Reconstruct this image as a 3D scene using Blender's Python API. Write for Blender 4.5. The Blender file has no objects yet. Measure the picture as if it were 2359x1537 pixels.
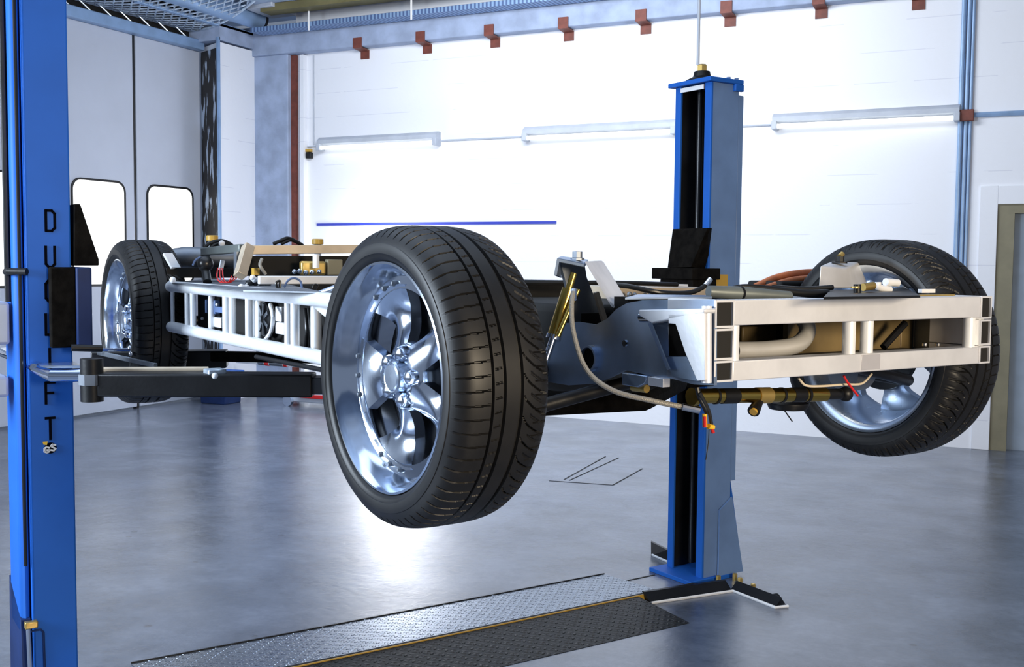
import bpy, bmesh, math, random
import numpy as np
from mathutils import Vector, Matrix
random.seed(7)
C = bpy.context.scene.collection
PI = math.pi
# ---------------------------------------------------------------- camera model (2359x1537 frame)
FPX, EYE = 2500.0, 1.6
_p, _r, _y = math.atan(161/FPX), 0.0087, math.radians(26)
FW = Vector((-math.sin(_y)*math.cos(_p), math.cos(_y)*math.cos(_p), -math.sin(_p)))
R0 = Vector((math.cos(_y), math.sin(_y), 0)); U0 = R0.cross(FW)
RT = R0*math.cos(_r)+U0*math.sin(_r); UP = U0*math.cos(_r)-R0*math.sin(_r)
EYEP = Vector((0, 0, EYE))
A = math.radians(59.3)                      # heading of the lift and chassis in the room
TX = Vector((math.cos(A), math.sin(A), 0)); LY = Vector((-math.sin(A), math.cos(A), 0))
def ray(x, y): return FW + RT*((x-1179.5)/FPX) - UP*((y-768.5)/FPX)
def _tl(P): return (P.dot(TX), P.dot(LY), P.z)
def T(x, y, t): d = ray(x, y); return _tl(EYEP + d*(t/d.dot(TX)))
def L(x, y, l): d = ray(x, y); return _tl(EYEP + d*(l/d.dot(LY)))
def Z(x, y, z): d = ray(x, y); return _tl(EYEP + d*((z-EYE)/d.z))
def W(x, y, Y=10.35): d = ray(x, y); return tuple(EYEP + d*(Y/d.y))
def X(x, y, xx=-8.75): d = ray(x, y); return tuple(EYEP + d*(xx/d.x))
def G(x, y, z=0.0): d = ray(x, y); return tuple(EYEP + d*((z-EYE)/d.z))
V = Vector
# ---------------------------------------------------------------- materials
def mat(name, col, metal=0.0, rough=0.5, var=0.0, vscale=8.0, bump=0.0, bscale=60.0, emit=None, estr=1.0, coat=0.0, rvar=0.0, col2=None, stretch=None, spec=0.5):
    m = bpy.data.materials.new(name); m.use_nodes = True
    nt = m.node_tree; b = nt.nodes['Principled BSDF']
    b.inputs['Base Color'].default_value = (*col, 1); b.inputs['Metallic'].default_value = metal
    b.inputs['Roughness'].default_value = rough; b.inputs['Coat Weight'].default_value = coat
    b.inputs['Specular IOR Level'].default_value = spec
    if coat: b.inputs['Coat Roughness'].default_value = 0.12
    if emit: b.inputs['Emission Color'].default_value = (*emit, 1); b.inputs['Emission Strength'].default_value = estr
    if var or bump or rvar or col2:
        tc = nt.nodes.new('ShaderNodeTexCoord'); mp = nt.nodes.new('ShaderNodeMapping')
        nt.links.new(tc.outputs['Object'], mp.inputs[0])
        if stretch: mp.inputs['Scale'].default_value = stretch
        n = nt.nodes.new('ShaderNodeTexNoise'); n.inputs['Scale'].default_value = vscale; n.inputs['Detail'].default_value = 5
        nt.links.new(mp.outputs[0], n.inputs['Vector'])
        if var or col2:
            cr = nt.nodes.new('ShaderNodeValToRGB'); e = cr.color_ramp.elements
            c2 = col2 or tuple(min(1, c*(1+var)) for c in col); c1 = col if col2 else tuple(c*(1-var) for c in col)
            e[0].position, e[1].position = (0.35, 0.65)
            e[0].color = (*c1, 1); e[1].color = (*c2, 1)
            nt.links.new(n.outputs['Fac'], cr.inputs[0]); nt.links.new(cr.outputs[0], b.inputs['Base Color'])
        if rvar:
            mr = nt.nodes.new('ShaderNodeMapRange'); mr.inputs['To Min'].default_value = rough-rvar; mr.inputs['To Max'].default_value = rough+rvar
            nt.links.new(n.outputs['Fac'], mr.inputs[0]); nt.links.new(mr.outputs[0], b.inputs['Roughness'])
        if bump:
            n2 = nt.nodes.new('ShaderNodeTexNoise'); n2.inputs['Scale'].default_value = bscale; n2.inputs['Detail'].default_value = 3
            nt.links.new(mp.outputs[0], n2.inputs['Vector'])
            bp = nt.nodes.new('ShaderNodeBump'); bp.inputs['Strength'].default_value = bump; bp.inputs['Distance'].default_value = 0.01
            nt.links.new(n2.outputs['Fac'], bp.inputs['Height']); nt.links.new(bp.outputs[0], b.inputs['Normal'])
    return m

M = {}
M['blue'] = mat('blue_paint', (0.014, 0.118, 0.50), rough=0.55, var=0.08, vscale=3, spec=0.25)
M['blue_grey'] = mat('blue_grey_paint', (0.15, 0.25, 0.46), rough=0.45, var=0.12, vscale=4)
M['blue_dark'] = mat('dark_blue_paint', (0.012, 0.028, 0.10), spec=0.2, rough=0.5, var=0.2, vscale=6)
M['black'] = mat('black_paint', (0.006, 0.006, 0.007), spec=0.35, rough=0.42, var=0.3, vscale=10, bump=0.05)
M['black_brown'] = mat('worn_black_rubber', (0.007, 0.006, 0.005), rough=0.85, spec=0.06, var=0.4, vscale=25, bump=0.2)
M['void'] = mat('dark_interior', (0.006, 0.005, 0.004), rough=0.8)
M['darkcol'] = mat('greasy_black', (0.010, 0.011, 0.014), rough=0.30, var=0.4, vscale=5)
M['tyre'] = mat('tyre_rubber', (0.0095, 0.009, 0.0088), rough=0.46, var=0.25, vscale=20, spec=0.42)
M['chrome'] = mat('polished_alloy', (0.72, 0.79, 0.90), metal=1, rough=0.13, rvar=0.04, vscale=6)
M['satin'] = mat('satin_alloy', (0.62, 0.70, 0.82), metal=1, rough=0.28, rvar=0.06, vscale=10)
M['alu'] = mat('brushed_aluminium', (0.86, 0.86, 0.88), metal=0.5, rough=0.42, var=0.06, vscale=12, bump=0.03, bscale=90)
M['alu_tube'] = mat('bare_aluminium_tube', (0.92, 0.94, 0.97), metal=0.25, rough=0.35, var=0.05, vscale=14)
M['alu_dull'] = mat('dull_aluminium', (0.58, 0.57, 0.60), metal=0.4, rough=0.4, var=0.06)
M['plate'] = mat('mill_finish_plate', (0.36, 0.46, 0.62), metal=0.9, rough=0.36, var=0.18, vscale=7, rvar=0.08)
M['plate_dk'] = mat('dull_grey_plate', (0.20, 0.22, 0.25), metal=0.7, rough=0.45, var=0.25, vscale=8)
M['gold'] = mat('gold_anodised', (0.72, 0.47, 0.10), metal=1, rough=0.22, rvar=0.05)
M['rod'] = mat('chromed_rod', (0.93, 0.93, 0.95), metal=1, rough=0.15)
M['hose'] = mat('braided_grey_hose', (0.34, 0.32, 0.28), metal=0.3, rough=0.5, bump=0.3, bscale=300)
M['silver_hose'] = mat('silver_duct', (0.55, 0.54, 0.52), metal=0.4, rough=0.4, var=0.1)
M['rubber'] = mat('black_hose', (0.010, 0.010, 0.010), rough=0.33)
M['orange'] = mat('orange_hose', (0.62, 0.19, 0.07), rough=0.45, var=0.15, vscale=30)
M['red'] = mat('red_plastic', (0.62, 0.015, 0.015), rough=0.35)
M['yellow'] = mat('yellow_plastic', (0.80, 0.50, 0.03), rough=0.4)
M['mustard'] = mat('mustard_cap', (0.55, 0.33, 0.05), rough=0.45)
M['beige'] = mat('beige_frame', (0.56, 0.46, 0.34), metal=0.35, rough=0.4, var=0.12, vscale=10)
M['khaki'] = mat('khaki_panel', (0.17, 0.12, 0.05), rough=0.5, var=0.25, vscale=5)
M['greengrey'] = mat('grey_green_tube', (0.17, 0.19, 0.18), metal=0.4, rough=0.4, var=0.15)
M['whitep'] = mat('white_plastic', (0.82, 0.83, 0.85), rough=0.4, var=0.04)
M['greyp'] = mat('light_grey_paint', (0.46, 0.50, 0.57), rough=0.5, var=0.06)
M['cream'] = mat('cream_cable', (0.70, 0.60, 0.45), rough=0.5)
M['slate'] = mat('slate_plastic', (0.10, 0.16, 0.32), rough=0.5, var=0.2)
M['brown'] = mat('oxide_brown_steel', (0.17, 0.045, 0.03), rough=0.6, var=0.2, vscale=15)
M['galv'] = mat('galvanised_steel', (0.62, 0.72, 0.88), metal=0.7, rough=0.35, var=0.25, vscale=25)
M['duct'] = mat('blue_grey_duct', (0.28, 0.42, 0.64), metal=0.3, rough=0.4, var=0.08)
M['concrete'] = mat('raw_concrete', (0.33, 0.40, 0.55), rough=0.8, var=0.14, vscale=5, bump=0.25, bscale=40)
M['ceil'] = mat('ceiling_concrete', (0.36, 0.45, 0.60), rough=0.8, var=0.12, vscale=2.5, bump=0.1, bscale=20)
M['olive'] = mat('olive_beam', (0.16, 0.14, 0.06), rough=0.5, var=0.15, vscale=4)
M['door'] = mat('grey_door_leaf', (0.51, 0.55, 0.64), rough=0.5, var=0.03, vscale=2)
M['pane'] = mat('daylit_pane', (0.9, 0.9, 0.86), rough=0.2, emit=(1.0, 0.985, 0.93), estr=0.95)
M['tube'] = mat('fluorescent_tube', (0.95, 0.95, 0.9), rough=0.3, emit=(1.0, 1.0, 0.94), estr=1.6)
M['leaf'] = mat('blue_grey_door', (0.34, 0.42, 0.52), rough=0.5, var=0.05)
M['jamb'] = mat('khaki_jamb', (0.22, 0.20, 0.13), rough=0.55, var=0.08)
M['flaky'] = mat('flaking_black_jamb', (0.012, 0.010, 0.010), rough=0.6, col2=(0.42, 0.50, 0.62), vscale=3.2, stretch=(6, 6, 1))
for n in M['flaky'].node_tree.nodes:
    if n.type == 'VALTORGB': n.color_ramp.elements[0].position = 0.55; n.color_ramp.elements[1].position = 0.60
M['blueline'] = mat('blue_rail_paint', (0.03, 0.05, 0.42), rough=0.5)
M['letter'] = mat('black_lettering', (0.004, 0.004, 0.007), rough=0.9, spec=0.0)
M['brassbox'] = mat('brass_fitting', (0.66, 0.45, 0.14), metal=0.8, rough=0.35, var=0.2)

def perforated():
    m = mat('perforated_tray_steel', (0.28, 0.42, 0.64), metal=0.3, rough=0.4)
    nt = m.node_tree; b = nt.nodes['Principled BSDF']; tc = nt.nodes.new('ShaderNodeTexCoord'); sp = nt.nodes.new('ShaderNodeSeparateXYZ')
    nt.links.new(tc.outputs['Object'], sp.inputs[0]); mu = nt.nodes.new('ShaderNodeMath'); mu.operation = 'MULTIPLY'; mu.inputs[1].default_value = 2*PI/0.045
    nt.links.new(sp.outputs['X'], mu.inputs[0]); sn = nt.nodes.new('ShaderNodeMath'); sn.operation = 'SINE'; nt.links.new(mu.outputs[0], sn.inputs[0])
    gt = nt.nodes.new('ShaderNodeMath'); gt.operation = 'GREATER_THAN'; gt.inputs[1].default_value = 0.1; nt.links.new(sn.outputs[0], gt.inputs[0])
    mx = nt.nodes.new('ShaderNodeMix'); mx.data_type = 'RGBA'; mx.inputs['A'].default_value = (0.28, 0.42, 0.64, 1); mx.inputs['B'].default_value = (0.10, 0.16, 0.33, 1)
    nt.links.new(gt.outputs[0], mx.inputs['Factor']); nt.links.new(mx.outputs['Result'], b.inputs['Base Color']); return m
M['perforated'] = perforated()
def block_mat():
    m = mat('painted_block_wall', (0.83, 0.85, 0.90), rough=0.75)
    nt = m.node_tree; b = nt.nodes['Principled BSDF']
    tc = nt.nodes.new('ShaderNodeTexCoord'); sp = nt.nodes.new('ShaderNodeSeparateXYZ')
    nt.links.new(tc.outputs['Object'], sp.inputs[0])
    def math_(op, a, bb=None, c=None):
        n = nt.nodes.new('ShaderNodeMath'); n.operation = op
        for k, v in enumerate((a, bb, c)):
            if v is None: continue
            if isinstance(v, (int, float)): n.inputs[k].default_value = v
            else: nt.links.new(v, n.inputs[k])
        return n.outputs[0]
    z = math_('DIVIDE', math_('ADD', sp.outputs['Z'], 0.15), 0.2725)
    f = math_('ABSOLUTE', math_('SUBTRACT', math_('FRACT', z), 0.5))
    line = math_('GREATER_THAN', math_('SUBTRACT', 0.0115, f), 0.0)
    ns = nt.nodes.new('ShaderNodeTexNoise'); ns.inputs['Scale'].default_value = 1.6; ns.inputs['Detail'].default_value = 6
    mp = nt.nodes.new('ShaderNodeMapping'); mp.inputs['Scale'].default_value = (1.2, 1, 9)
    nt.links.new(tc.outputs['Object'], mp.inputs[0]); nt.links.new(mp.outputs[0], ns.inputs['Vector'])
    br = math_('GREATER_THAN', ns.outputs['Fac'], 0.53)
    fac = math_('MULTIPLY', math_('MULTIPLY', line, br), 0.30)
    mx = nt.nodes.new('ShaderNodeMix'); mx.data_type = 'RGBA'
    mx.inputs['A'].default_value = (0.83, 0.85, 0.90, 1); mx.inputs['B'].default_value = (0.40, 0.42, 0.55, 1)
    nt.links.new(fac, mx.inputs['Factor']); nt.links.new(mx.outputs['Result'], b.inputs['Base Color'])
    bp = nt.nodes.new('ShaderNodeBump'); bp.inputs['Strength'].default_value = 0.15; bp.inputs['Distance'].default_value = 0.01
    n2 = nt.nodes.new('ShaderNodeTexNoise'); n2.inputs['Scale'].default_value = 25
    nt.links.new(tc.outputs['Object'], n2.inputs['Vector']); nt.links.new(n2.outputs['Fac'], bp.inputs['Height'])
    nt.links.new(bp.outputs[0], b.inputs['Normal'])
    return m
M['wall'] = block_mat()

def floor_mat():
    m = mat('sealed_concrete_floor', (0.2, 0.2, 0.2), rough=0.25)
    nt = m.node_tree; b = nt.nodes['Principled BSDF']; N = nt.nodes.new; K = nt.links.new
    tc = N('ShaderNodeTexCoord')
    n = N('ShaderNodeTexNoise'); n.inputs['Scale'].default_value = 1.7; n.inputs['Detail'].default_value = 10; n.inputs['Roughness'].default_value = 0.75
    K(tc.outputs['Object'], n.inputs['Vector'])
    cr = N('ShaderNodeValToRGB'); e = cr.color_ramp.elements
    e[0].position, e[1].position = 0.36, 0.64; e[0].color = (0.066, 0.082, 0.116, 1); e[1].color = (0.165, 0.195, 0.26, 1)
    K(n.outputs['Fac'], cr.inputs[0])
    v = N('ShaderNodeTexVoronoi'); v.inputs['Scale'].default_value = 3.1; v.inputs['Randomness'].default_value = 1.0
    K(tc.outputs['Object'], v.inputs['Vector'])
    lt = N('ShaderNodeMapRange'); lt.inputs['From Min'].default_value = 0.035; lt.inputs['From Max'].default_value = 0.075
    lt.inputs['To Min'].default_value = 0.55; lt.inputs['To Max'].default_value = 0.0
    K(v.outputs['Distance'], lt.inputs[0])
    mx = N('ShaderNodeMix'); mx.data_type = 'RGBA'; mx.inputs['B'].default_value = (0.03, 0.028, 0.03, 1)
    K(lt.outputs[0], mx.inputs['Factor']); K(cr.outputs[0], mx.inputs['A']); K(mx.outputs['Result'], b.inputs['Base Color'])
    n3 = N('ShaderNodeTexNoise'); n3.inputs['Scale'].default_value = 2.2; n3.inputs['Detail'].default_value = 6
    K(tc.outputs['Object'], n3.inputs['Vector'])
    mr = N('ShaderNodeMapRange'); mr.inputs['From Min'].default_value = 0.3; mr.inputs['From Max'].default_value = 0.7
    mr.inputs['To Min'].default_value = 0.13; mr.inputs['To Max'].default_value = 0.25
    K(n3.outputs['Fac'], mr.inputs[0]); K(mr.outputs[0], b.inputs['Roughness'])
    n2 = N('ShaderNodeTexNoise'); n2.inputs['Scale'].default_value = 13; n2.inputs['Detail'].default_value = 9; n2.inputs['Roughness'].default_value = 0.7
    K(tc.outputs['Object'], n2.inputs['Vector'])
    bp = N('ShaderNodeBump'); bp.inputs['Strength'].default_value = 0.22; bp.inputs['Distance'].default_value = 0.01
    K(n2.outputs['Fac'], bp.inputs['Height']); K(bp.outputs[0], b.inputs['Normal'])
    b.inputs['Specular IOR Level'].default_value = 0.85
    return m
M['floor'] = floor_mat()

def tread_mat(name, col, metal, rough):
    """checker plate: raised lozenges alternating in two directions"""
    m = mat(name, col, metal=metal, rough=rough, spec=0.22 if metal < 0.5 else 0.5)
    nt = m.node_tree; b = nt.nodes['Principled BSDF']; N = nt.nodes.new; K = nt.links.new
    tc = N('ShaderNodeTexCoord'); outs = []
    for ang in (45, -45):
        mp = N('ShaderNodeMapping'); mp.inputs['Rotation'].default_value = (0, 0, math.radians(ang)); K(tc.outputs['Object'], mp.inputs[0])
        if ang < 0: mp.inputs['Location'].default_value = (0.017, 0.0, 0)
        sp = N('ShaderNodeSeparateXYZ'); K(mp.outputs[0], sp.inputs[0]); ss = []
        for ax, per in (('X', 0.048), ('Y', 0.024)):
            w = N('ShaderNodeMath'); w.operation = 'MULTIPLY'; w.inputs[1].default_value = 2*PI/per; K(sp.outputs[ax], w.inputs[0])
            s = N('ShaderNodeMath'); s.operation = 'COSINE'; K(w.outputs[0], s.inputs[0]); ss.append(s)
        ad = N('ShaderNodeMath'); ad.operation = 'ADD'; K(ss[0].outputs[0], ad.inputs[0]); K(ss[1].outputs[0], ad.inputs[1]); outs.append(ad)
    mxm = N('ShaderNodeMath'); mxm.operation = 'MAXIMUM'; K(outs[0].outputs[0], mxm.inputs[0]); K(outs[1].outputs[0], mxm.inputs[1])
    mr = N('ShaderNodeMapRange'); mr.inputs['From Min'].default_value = 0.7; mr.inputs['From Max'].default_value = 1.6; K(mxm.outputs[0], mr.inputs[0])
    bp = N('ShaderNodeBump'); bp.inputs['Strength'].default_value = 1.0; bp.inputs['Distance'].default_value = 0.008
    K(mr.outputs[0], bp.inputs['Height']); K(bp.outputs[0], b.inputs['Normal'])
    return m
M['tread'] = tread_mat('steel_checker_plate', (0.24, 0.28, 0.34), 0.9, 0.30)
M['tread_dk'] = tread_mat('black_checker_plate', (0.010, 0.011, 0.011), 0.0, 0.45)

# ---------------------------------------------------------------- mesh builder
class MB:
    def __init__(s): s.v = []; s.f = []
    def add(s, vs, fs):
        o = len(s.v); s.v += [tuple(p) for p in vs]; s.f += [tuple(i+o for i in f) for f in fs]; return s
    def box(s, a, b):
        (x0, y0, z0), (x1, y1, z1) = a, b
        return s.add([(x0,y0,z0),(x1,y0,z0),(x1,y1,z0),(x0,y1,z0),(x0,y0,z1),(x1,y0,z1),(x1,y1,z1),(x0,y1,z1)],
              [(0,3,2,1),(4,5,6,7),(0,1,5,4),(1,2,6,5),(2,3,7,6),(3,0,4,7)])
    def beam(s, p, q, w, h, up=(0, 0, 1), h2=None):
        p, q = V(p), V(q); d = (q-p).normalized(); sd = d.cross(V(up)).normalized(); u = sd.cross(d); h2 = h2 or h
        vs = []
        for c, hh in ((p, h), (q, h2)):
            for a, b in ((-1,-1),(1,-1),(1,1),(-1,1)): vs.append(c+sd*(a*w/2)+u*(b*hh/2))
        return s.add(vs, [(0,1,2,3),(7,6,5,4),(0,4,5,1),(1,5,6,2),(2,6,7,3),(3,7,4,0)])
    def prism(s, pts, vec):
        n = len(pts); vec = V(vec); p2 = [V(p)+vec for p in pts]
        return s.add([V(p) for p in pts]+p2, [tuple(range(n)), tuple(range(2*n-1, n-1, -1))]+[(i, (i+1) % n, (i+1) % n+n, i+n) for i in range(n)])
    def ring(s, outer, inner, vec):
        n = len(outer); vec = V(vec); o = [V(p) for p in outer]; i_ = [V(p) for p in inner]
        vs = o+i_+[p+vec for p in o]+[p+vec for p in i_]; fs = []
        for k in range(n):
            j = (k+1) % n
            fs += [(k, j, n+j, n+k), (2*n+k, 3*n+k, 3*n+j, 2*n+j), (k, 2*n+k, 2*n+j, j), (n+k, n+j, 3*n+j, 3*n+k)]
        return s.add(vs, fs)
    def tube(s, pts, r, n=12, cap=True, smooth=0):
        P = [V(p) for p in pts]
        if smooth and len(P) > 2: P = spline(P, smooth)
        m = len(P); rs = r if isinstance(r, (list, tuple)) else [r]*m
        if len(rs) != m: rs = [rs[0]+(rs[-1]-rs[0])*k/(m-1) for k in range(m)]
        tan = [(P[min(k+1, m-1)]-P[max(k-1, 0)]).normalized() for k in range(m)]
        a = tan[0].orthogonal().normalized(); vs = []
        for k in range(m):
            a = (a-tan[k]*a.dot(tan[k])).normalized(); b = tan[k].cross(a)
            for j in range(n):
                w = 2*PI*j/n; vs.append(P[k]+(a*math.cos(w)+b*math.sin(w))*rs[k])
        fs = [(k*n+j, k*n+(j+1) % n, (k+1)*n+(j+1) % n, (k+1)*n+j) for k in range(m-1) for j in range(n)]
        if cap: fs += [tuple(range(n-1, -1, -1)), tuple(range((m-1)*n, m*n))]
        return s.add(vs, fs)
    def lathe(s, prof, o, axis, n=32, closed=False):
        o, ax = V(o), V(axis).normalized(); a = ax.orthogonal().normalized(); b = ax.cross(a); m = len(prof); vs = []
        for (h, r) in prof:
            for j in range(n):
                w = 2*PI*j/n; vs.append(o+ax*h+(a*math.cos(w)+b*math.sin(w))*r)
        fs = [(k*n+j, k*n+(j+1) % n, (k+1)*n+(j+1) % n, (k+1)*n+j) for k in range(m-1) for j in range(n)]
        if closed: fs += [((m-1)*n+j, (m-1)*n+(j+1) % n, (j+1) % n, j) for j in range(n)]
        else: fs += [tuple(range(n-1, -1, -1)), tuple(range((m-1)*n, m*n))]
        return s.add(vs, fs)
    def ball(s, c, r, n=12, sc=(1, 1, 1)):
        prof = [(-r*math.cos(PI*k/n)*sc[2], max(1e-4, r*math.sin(PI*k/n))) for k in range(n+1)]
        return s.lathe(prof, c, (0, 0, 1), 2*n)
    def hollow(s, a, b, wall, axis=1):
        """open square tube along the l axis"""
        (x0, y0, z0), (x1, y1, z1) = a, b; w = wall
        return s.ring([(x0,y0,z0),(x1,y0,z0),(x1,y0,z1),(x0,y0,z1)], [(x0+w,y0,z0+w),(x1-w,y0,z0+w),(x1-w,y0,z1-w),(x0+w,y0,z1-w)], (0, y1-y0, 0))

def spline(P, k):
    out = []; Q = [P[0]*2-P[1]]+P+[P[-1]*2-P[-2]]
    for i in range(1, len(Q)-2):
        for j in range(k):
            t = j/k; p0, p1, p2, p3 = Q[i-1:i+3]
            out.append(0.5*((2*p1)+(p2-p0)*t+(2*p0-5*p1+4*p2-p3)*t*t+(3*p1-p0-3*p2+p3)*t**3))
    return out+[P[-1]]

ORG = {}
def mesh_from(mb, name, m, org=(0, 0, 0), smooth=True, ang=35):
    me = bpy.data.meshes.new(name); o = V(org)
    me.from_pydata([tuple(V(v)-o) for v in mb.v], [], mb.f); me.materials.append(m)
    bm = bmesh.new(); bm.from_mesh(me); bmesh.ops.recalc_face_normals(bm, faces=bm.faces); bm.to_mesh(me); bm.free()
    if smooth:
        me.polygons.foreach_set('use_smooth', [True]*len(me.polygons)); me.set_sharp_from_angle(angle=math.radians(ang))
    return me
def bev(o, w, seg=2):
    if w:
        md = o.modifiers.new('bevel', 'BEVEL'); md.width = w; md.segments = seg; md.limit_method = 'ANGLE'; md.angle_limit = math.radians(40); md.harden_normals = False
def tag(o, label, cat, group=None):
    o['label'] = label; o['category'] = cat
    if group: o['group'] = group
def thing(name, label, cat, base, lift=True, group=None):
    o = bpy.data.objects.new(name, None); C.objects.link(o); o.empty_display_size = 0.1
    b = V(base); ORG[o] = b
    o.location = TX*b.x+LY*b.y+V((0, 0, b.z)) if lift else b
    if lift: o.rotation_euler = (0, 0, A)
    tag(o, label, cat, group); return o
def part(mb, name, m, parent, bevel=0, label=None, smooth=True, ang=35):
    r = parent
    while r.parent: r = r.parent
    o = bpy.data.objects.new(name, mesh_from(mb, name, m, ORG[r], smooth, ang)); C.objects.link(o); o.parent = parent
    bev(o, bevel)
    if label: o['label'] = label
    return o
def solo(mb, name, m, label, cat, base, lift=True, bevel=0, group=None, smooth=True):
    b = V(base); o = bpy.data.objects.new(name, mesh_from(mb, name, m, b, smooth)); C.objects.link(o); ORG[o] = b
    o.location = TX*b.x+LY*b.y+V((0, 0, b.z)) if lift else b
    if lift: o.rotation_euler = (0, 0, A)
    bev(o, bevel); tag(o, label, cat, group); return o
def struct(mb, name, m, parent=None, lift=False, bevel=0, smooth=True):
    o = bpy.data.objects.new(name, mesh_from(mb, name, m, (0, 0, 0), smooth)); C.objects.link(o); ORG[o] = V((0, 0, 0))
    if parent: o.parent = parent
    else: o['kind'] = 'structure'
    if lift: o.rotation_euler = (0, 0, A)
    bev(o, bevel); return o
def copy_tree(o, parent=None):
    c = o.copy(); C.objects.link(c); c.parent = parent
    for ch in list(o.children): copy_tree(ch, c)
    return c

# ================================================================ THE ROOM
BX0, BX1 = -9.2, 5.0
struct(MB().box((-10.5, -6, -0.12), (7, 11.2, 0.0)), 'floor', M['floor'])
struct(MB().box((-7.86, 10.35, 0), (-0.50, 10.6, 4.9)).box((-0.50, 10.35, 2.20), (7, 10.6, 4.9)).box((1.0, 10.35, 0), (7, 10.6, 2.2)), 'wall_back', M['wall'])
struct(MB().box((-10.5, 8.2, 4.62), (7, 11.2, 4.75)).box((-10.5, -6, 4.62), (7, 8.2, 4.75)), 'ceiling', M['ceil'])
# left wall: white block pier, then the folding door in its recess
struct(MB().prism([(-8.38, 9.63, 0), (-8.38, 10.42, 0), (-9.2, 10.42, 0), (-9.2, 10.02, 0)], (0, 0, 4.05)), 'wall_left', M['wall'])
struct(MB().box((-8.95, 9.62, 4.07), (-8.36, 10.42, 4.25)), 'trim_1', M['concrete'])
struct(MB().prism([(-8.75, 9.75, 0), (-8.385, 9.60, 0), (-8.385, 9.63, 0), (-8.72, 9.80, 0)], (0, 0, 3.98)), 'trim_2', M['flaky'])
struct(MB().box((-8.80, -6, 3.985), (-8.66, 9.72, 4.10)), 'trim_3', M['duct'], bevel=0.01)        # door header
struct(MB().box((-8.385, 9.595, 0), (-8.36, 9.63, 4.1)), 'trim_4', M['duct'])                        # pale corner strip
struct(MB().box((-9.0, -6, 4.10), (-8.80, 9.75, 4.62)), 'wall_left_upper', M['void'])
# concrete corner column, brown strip, ring beam
struct(MB().box((-8.50, 10.24, 0), (-7.90, 10.7, 3.99)), 'trim_5', M['concrete'], bevel=0.012)
struct(MB().box((-7.90, 10.30, 0), (-7.835, 10.40, 3.98)), 'trim_6', M['brown'])
struct(MB().box((-8.9, 10.20, 3.985), (7, 10.75, 4.32)), 'trim_7', M['concrete'], bevel=0.01)
struct(MB().box((-7.95, 9.55, 4.44), (7, 9.75, 4.62)), 'trim_8', M['ceil'])
struct(MB().box((-7.9, 9.76, 4.36), (7, 9.95, 4.44)), 'trim_9', M['olive'])
struct(MB().box((-8.6, 8.95, 4.50), (7, 9.12, 4.62)), 'trim_10', M['olive'])
struct(MB().box((-7.75, 10.27, 0), (-7.70, 10.352, 3.97)), 'trim_11', M['wall'])

def rrect(y0, y1, z0, z1, r, n=6):
    pts = []
    for cy, cz, a0 in ((y1-r, z1-r, 0), (y0+r, z1-r, 90), (y0+r, z0+r, 180), (y1-r, z0+r, 270)):
        for k in range(n+1):
            w = math.radians(a0+90*k/n); pts.append((cy+r*math.cos(w), cz+r*math.sin(w)))
    return pts
k = 2
for y0 in (8.73, 7.71, 6.69, 5.67, 4.65):
    y1 = y0+1.02
    d = struct(MB().box((-8.80, y0+0.022, 0.02), (-8.75, y1-0.022, 3.985)), 'door_%d' % k, M['door'], bevel=0.006)
    o = rrect(y0+0.15, y1-0.15, 1.33, 2.43, 0.12); i_ = rrect(y0+0.172, y1-0.172, 1.352, 2.408, 0.10)
    struct(MB().ring([(-8.752, a, b) for a, b in o], [(-8.752, a, b) for a, b in i_], (0.012, 0, 0)), 'window_seal', M['black'], parent=d)
    struct(MB().prism([(-8.751, a, b) for a, b in i_], (0.006, 0, 0)), 'window_pane', M['pane'], parent=d)
    struct(MB().box((-8.81, y0-0.02, 0.0), (-8.765, y0+0.02, 3.985)), 'rubber_edge', M['rubber'], parent=d)
    k += 1
# right-hand door in the back wall
d = struct(MB().box((-0.30, 10.46, 0), (1.0, 10.5, 2.15)), 'door_1', M['leaf'])
struct(MB().box((-0.37, 10.352, 0), (-0.235, 10.46, 2.07)).box((-0.37, 10.352, 2.07), (1.0, 10.47, 2.15)), 'jamb', M['jamb'], parent=d)
struct(MB().box((-0.515, 10.33, 0), (-0.37, 10.36, 2.31)).box((-0.37, 10.33, 2.15), (1.0, 10.36, 2.31)), 'door_frame', M['greyp'] if False else M['wall'], parent=d, bevel=0.004)
# faint seams cut in the floor
def seam(nm, pts):
    mb = MB()
    for (a, b) in pts:
        p, q = V(G(*a)), V(G(*b)); mb.beam(p+V((0, 0, .001)), q+V((0, 0, .001)), 0.010, 0.002)
    struct(mb, nm, M['void'])
seam('trim_12', [((1265, 1108), (1412, 1118)), ((1412, 1118), (1480, 1080)), ((1300, 1105), (1395, 1052)), ((1312, 1107), (1425, 1055))])
seam('trim_13', [((1437, 1340), (1508, 1325))])

# ---- brown wall brackets on the ring beam
for k, (px, py) in enumerate(((823, 112), (968, 98), (1126, 81), (1297, 64), (1476, 46), (1672, 24), (1884, 4), (2110, -22))):
    c = W(px, 60+1, 10.19); x = c[0]
    mb = MB()
    mb.box((x-0.055, 10.185, 3.968), (x+0.055, 10.199, 4.08))
    mb.prism([(x-0.055, 10.185, 3.968), (x-0.055, 10.199, 3.976), (x-0.055, 10.352, 3.970), (x-0.055, 10.338, 3.955)], (0.11, 0, 0))
    mb.box((x-0.055, 10.338, 3.872), (x+0.055, 10.352, 3.970))
    words = ('leftmost', 'second from left', 'third from left', 'fourth from left', 'fifth from left', 'sixth from left', 'seventh from left', 'rightmost')
    solo(mb, 'steel_bracket', M['brown'], 'brown stepped steel bracket under the ceiling beam, '+words[k], 'bracket', (x, 10.19, 4.0), lift=False, group='brown steel brackets along the wall top', smooth=False)

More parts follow.
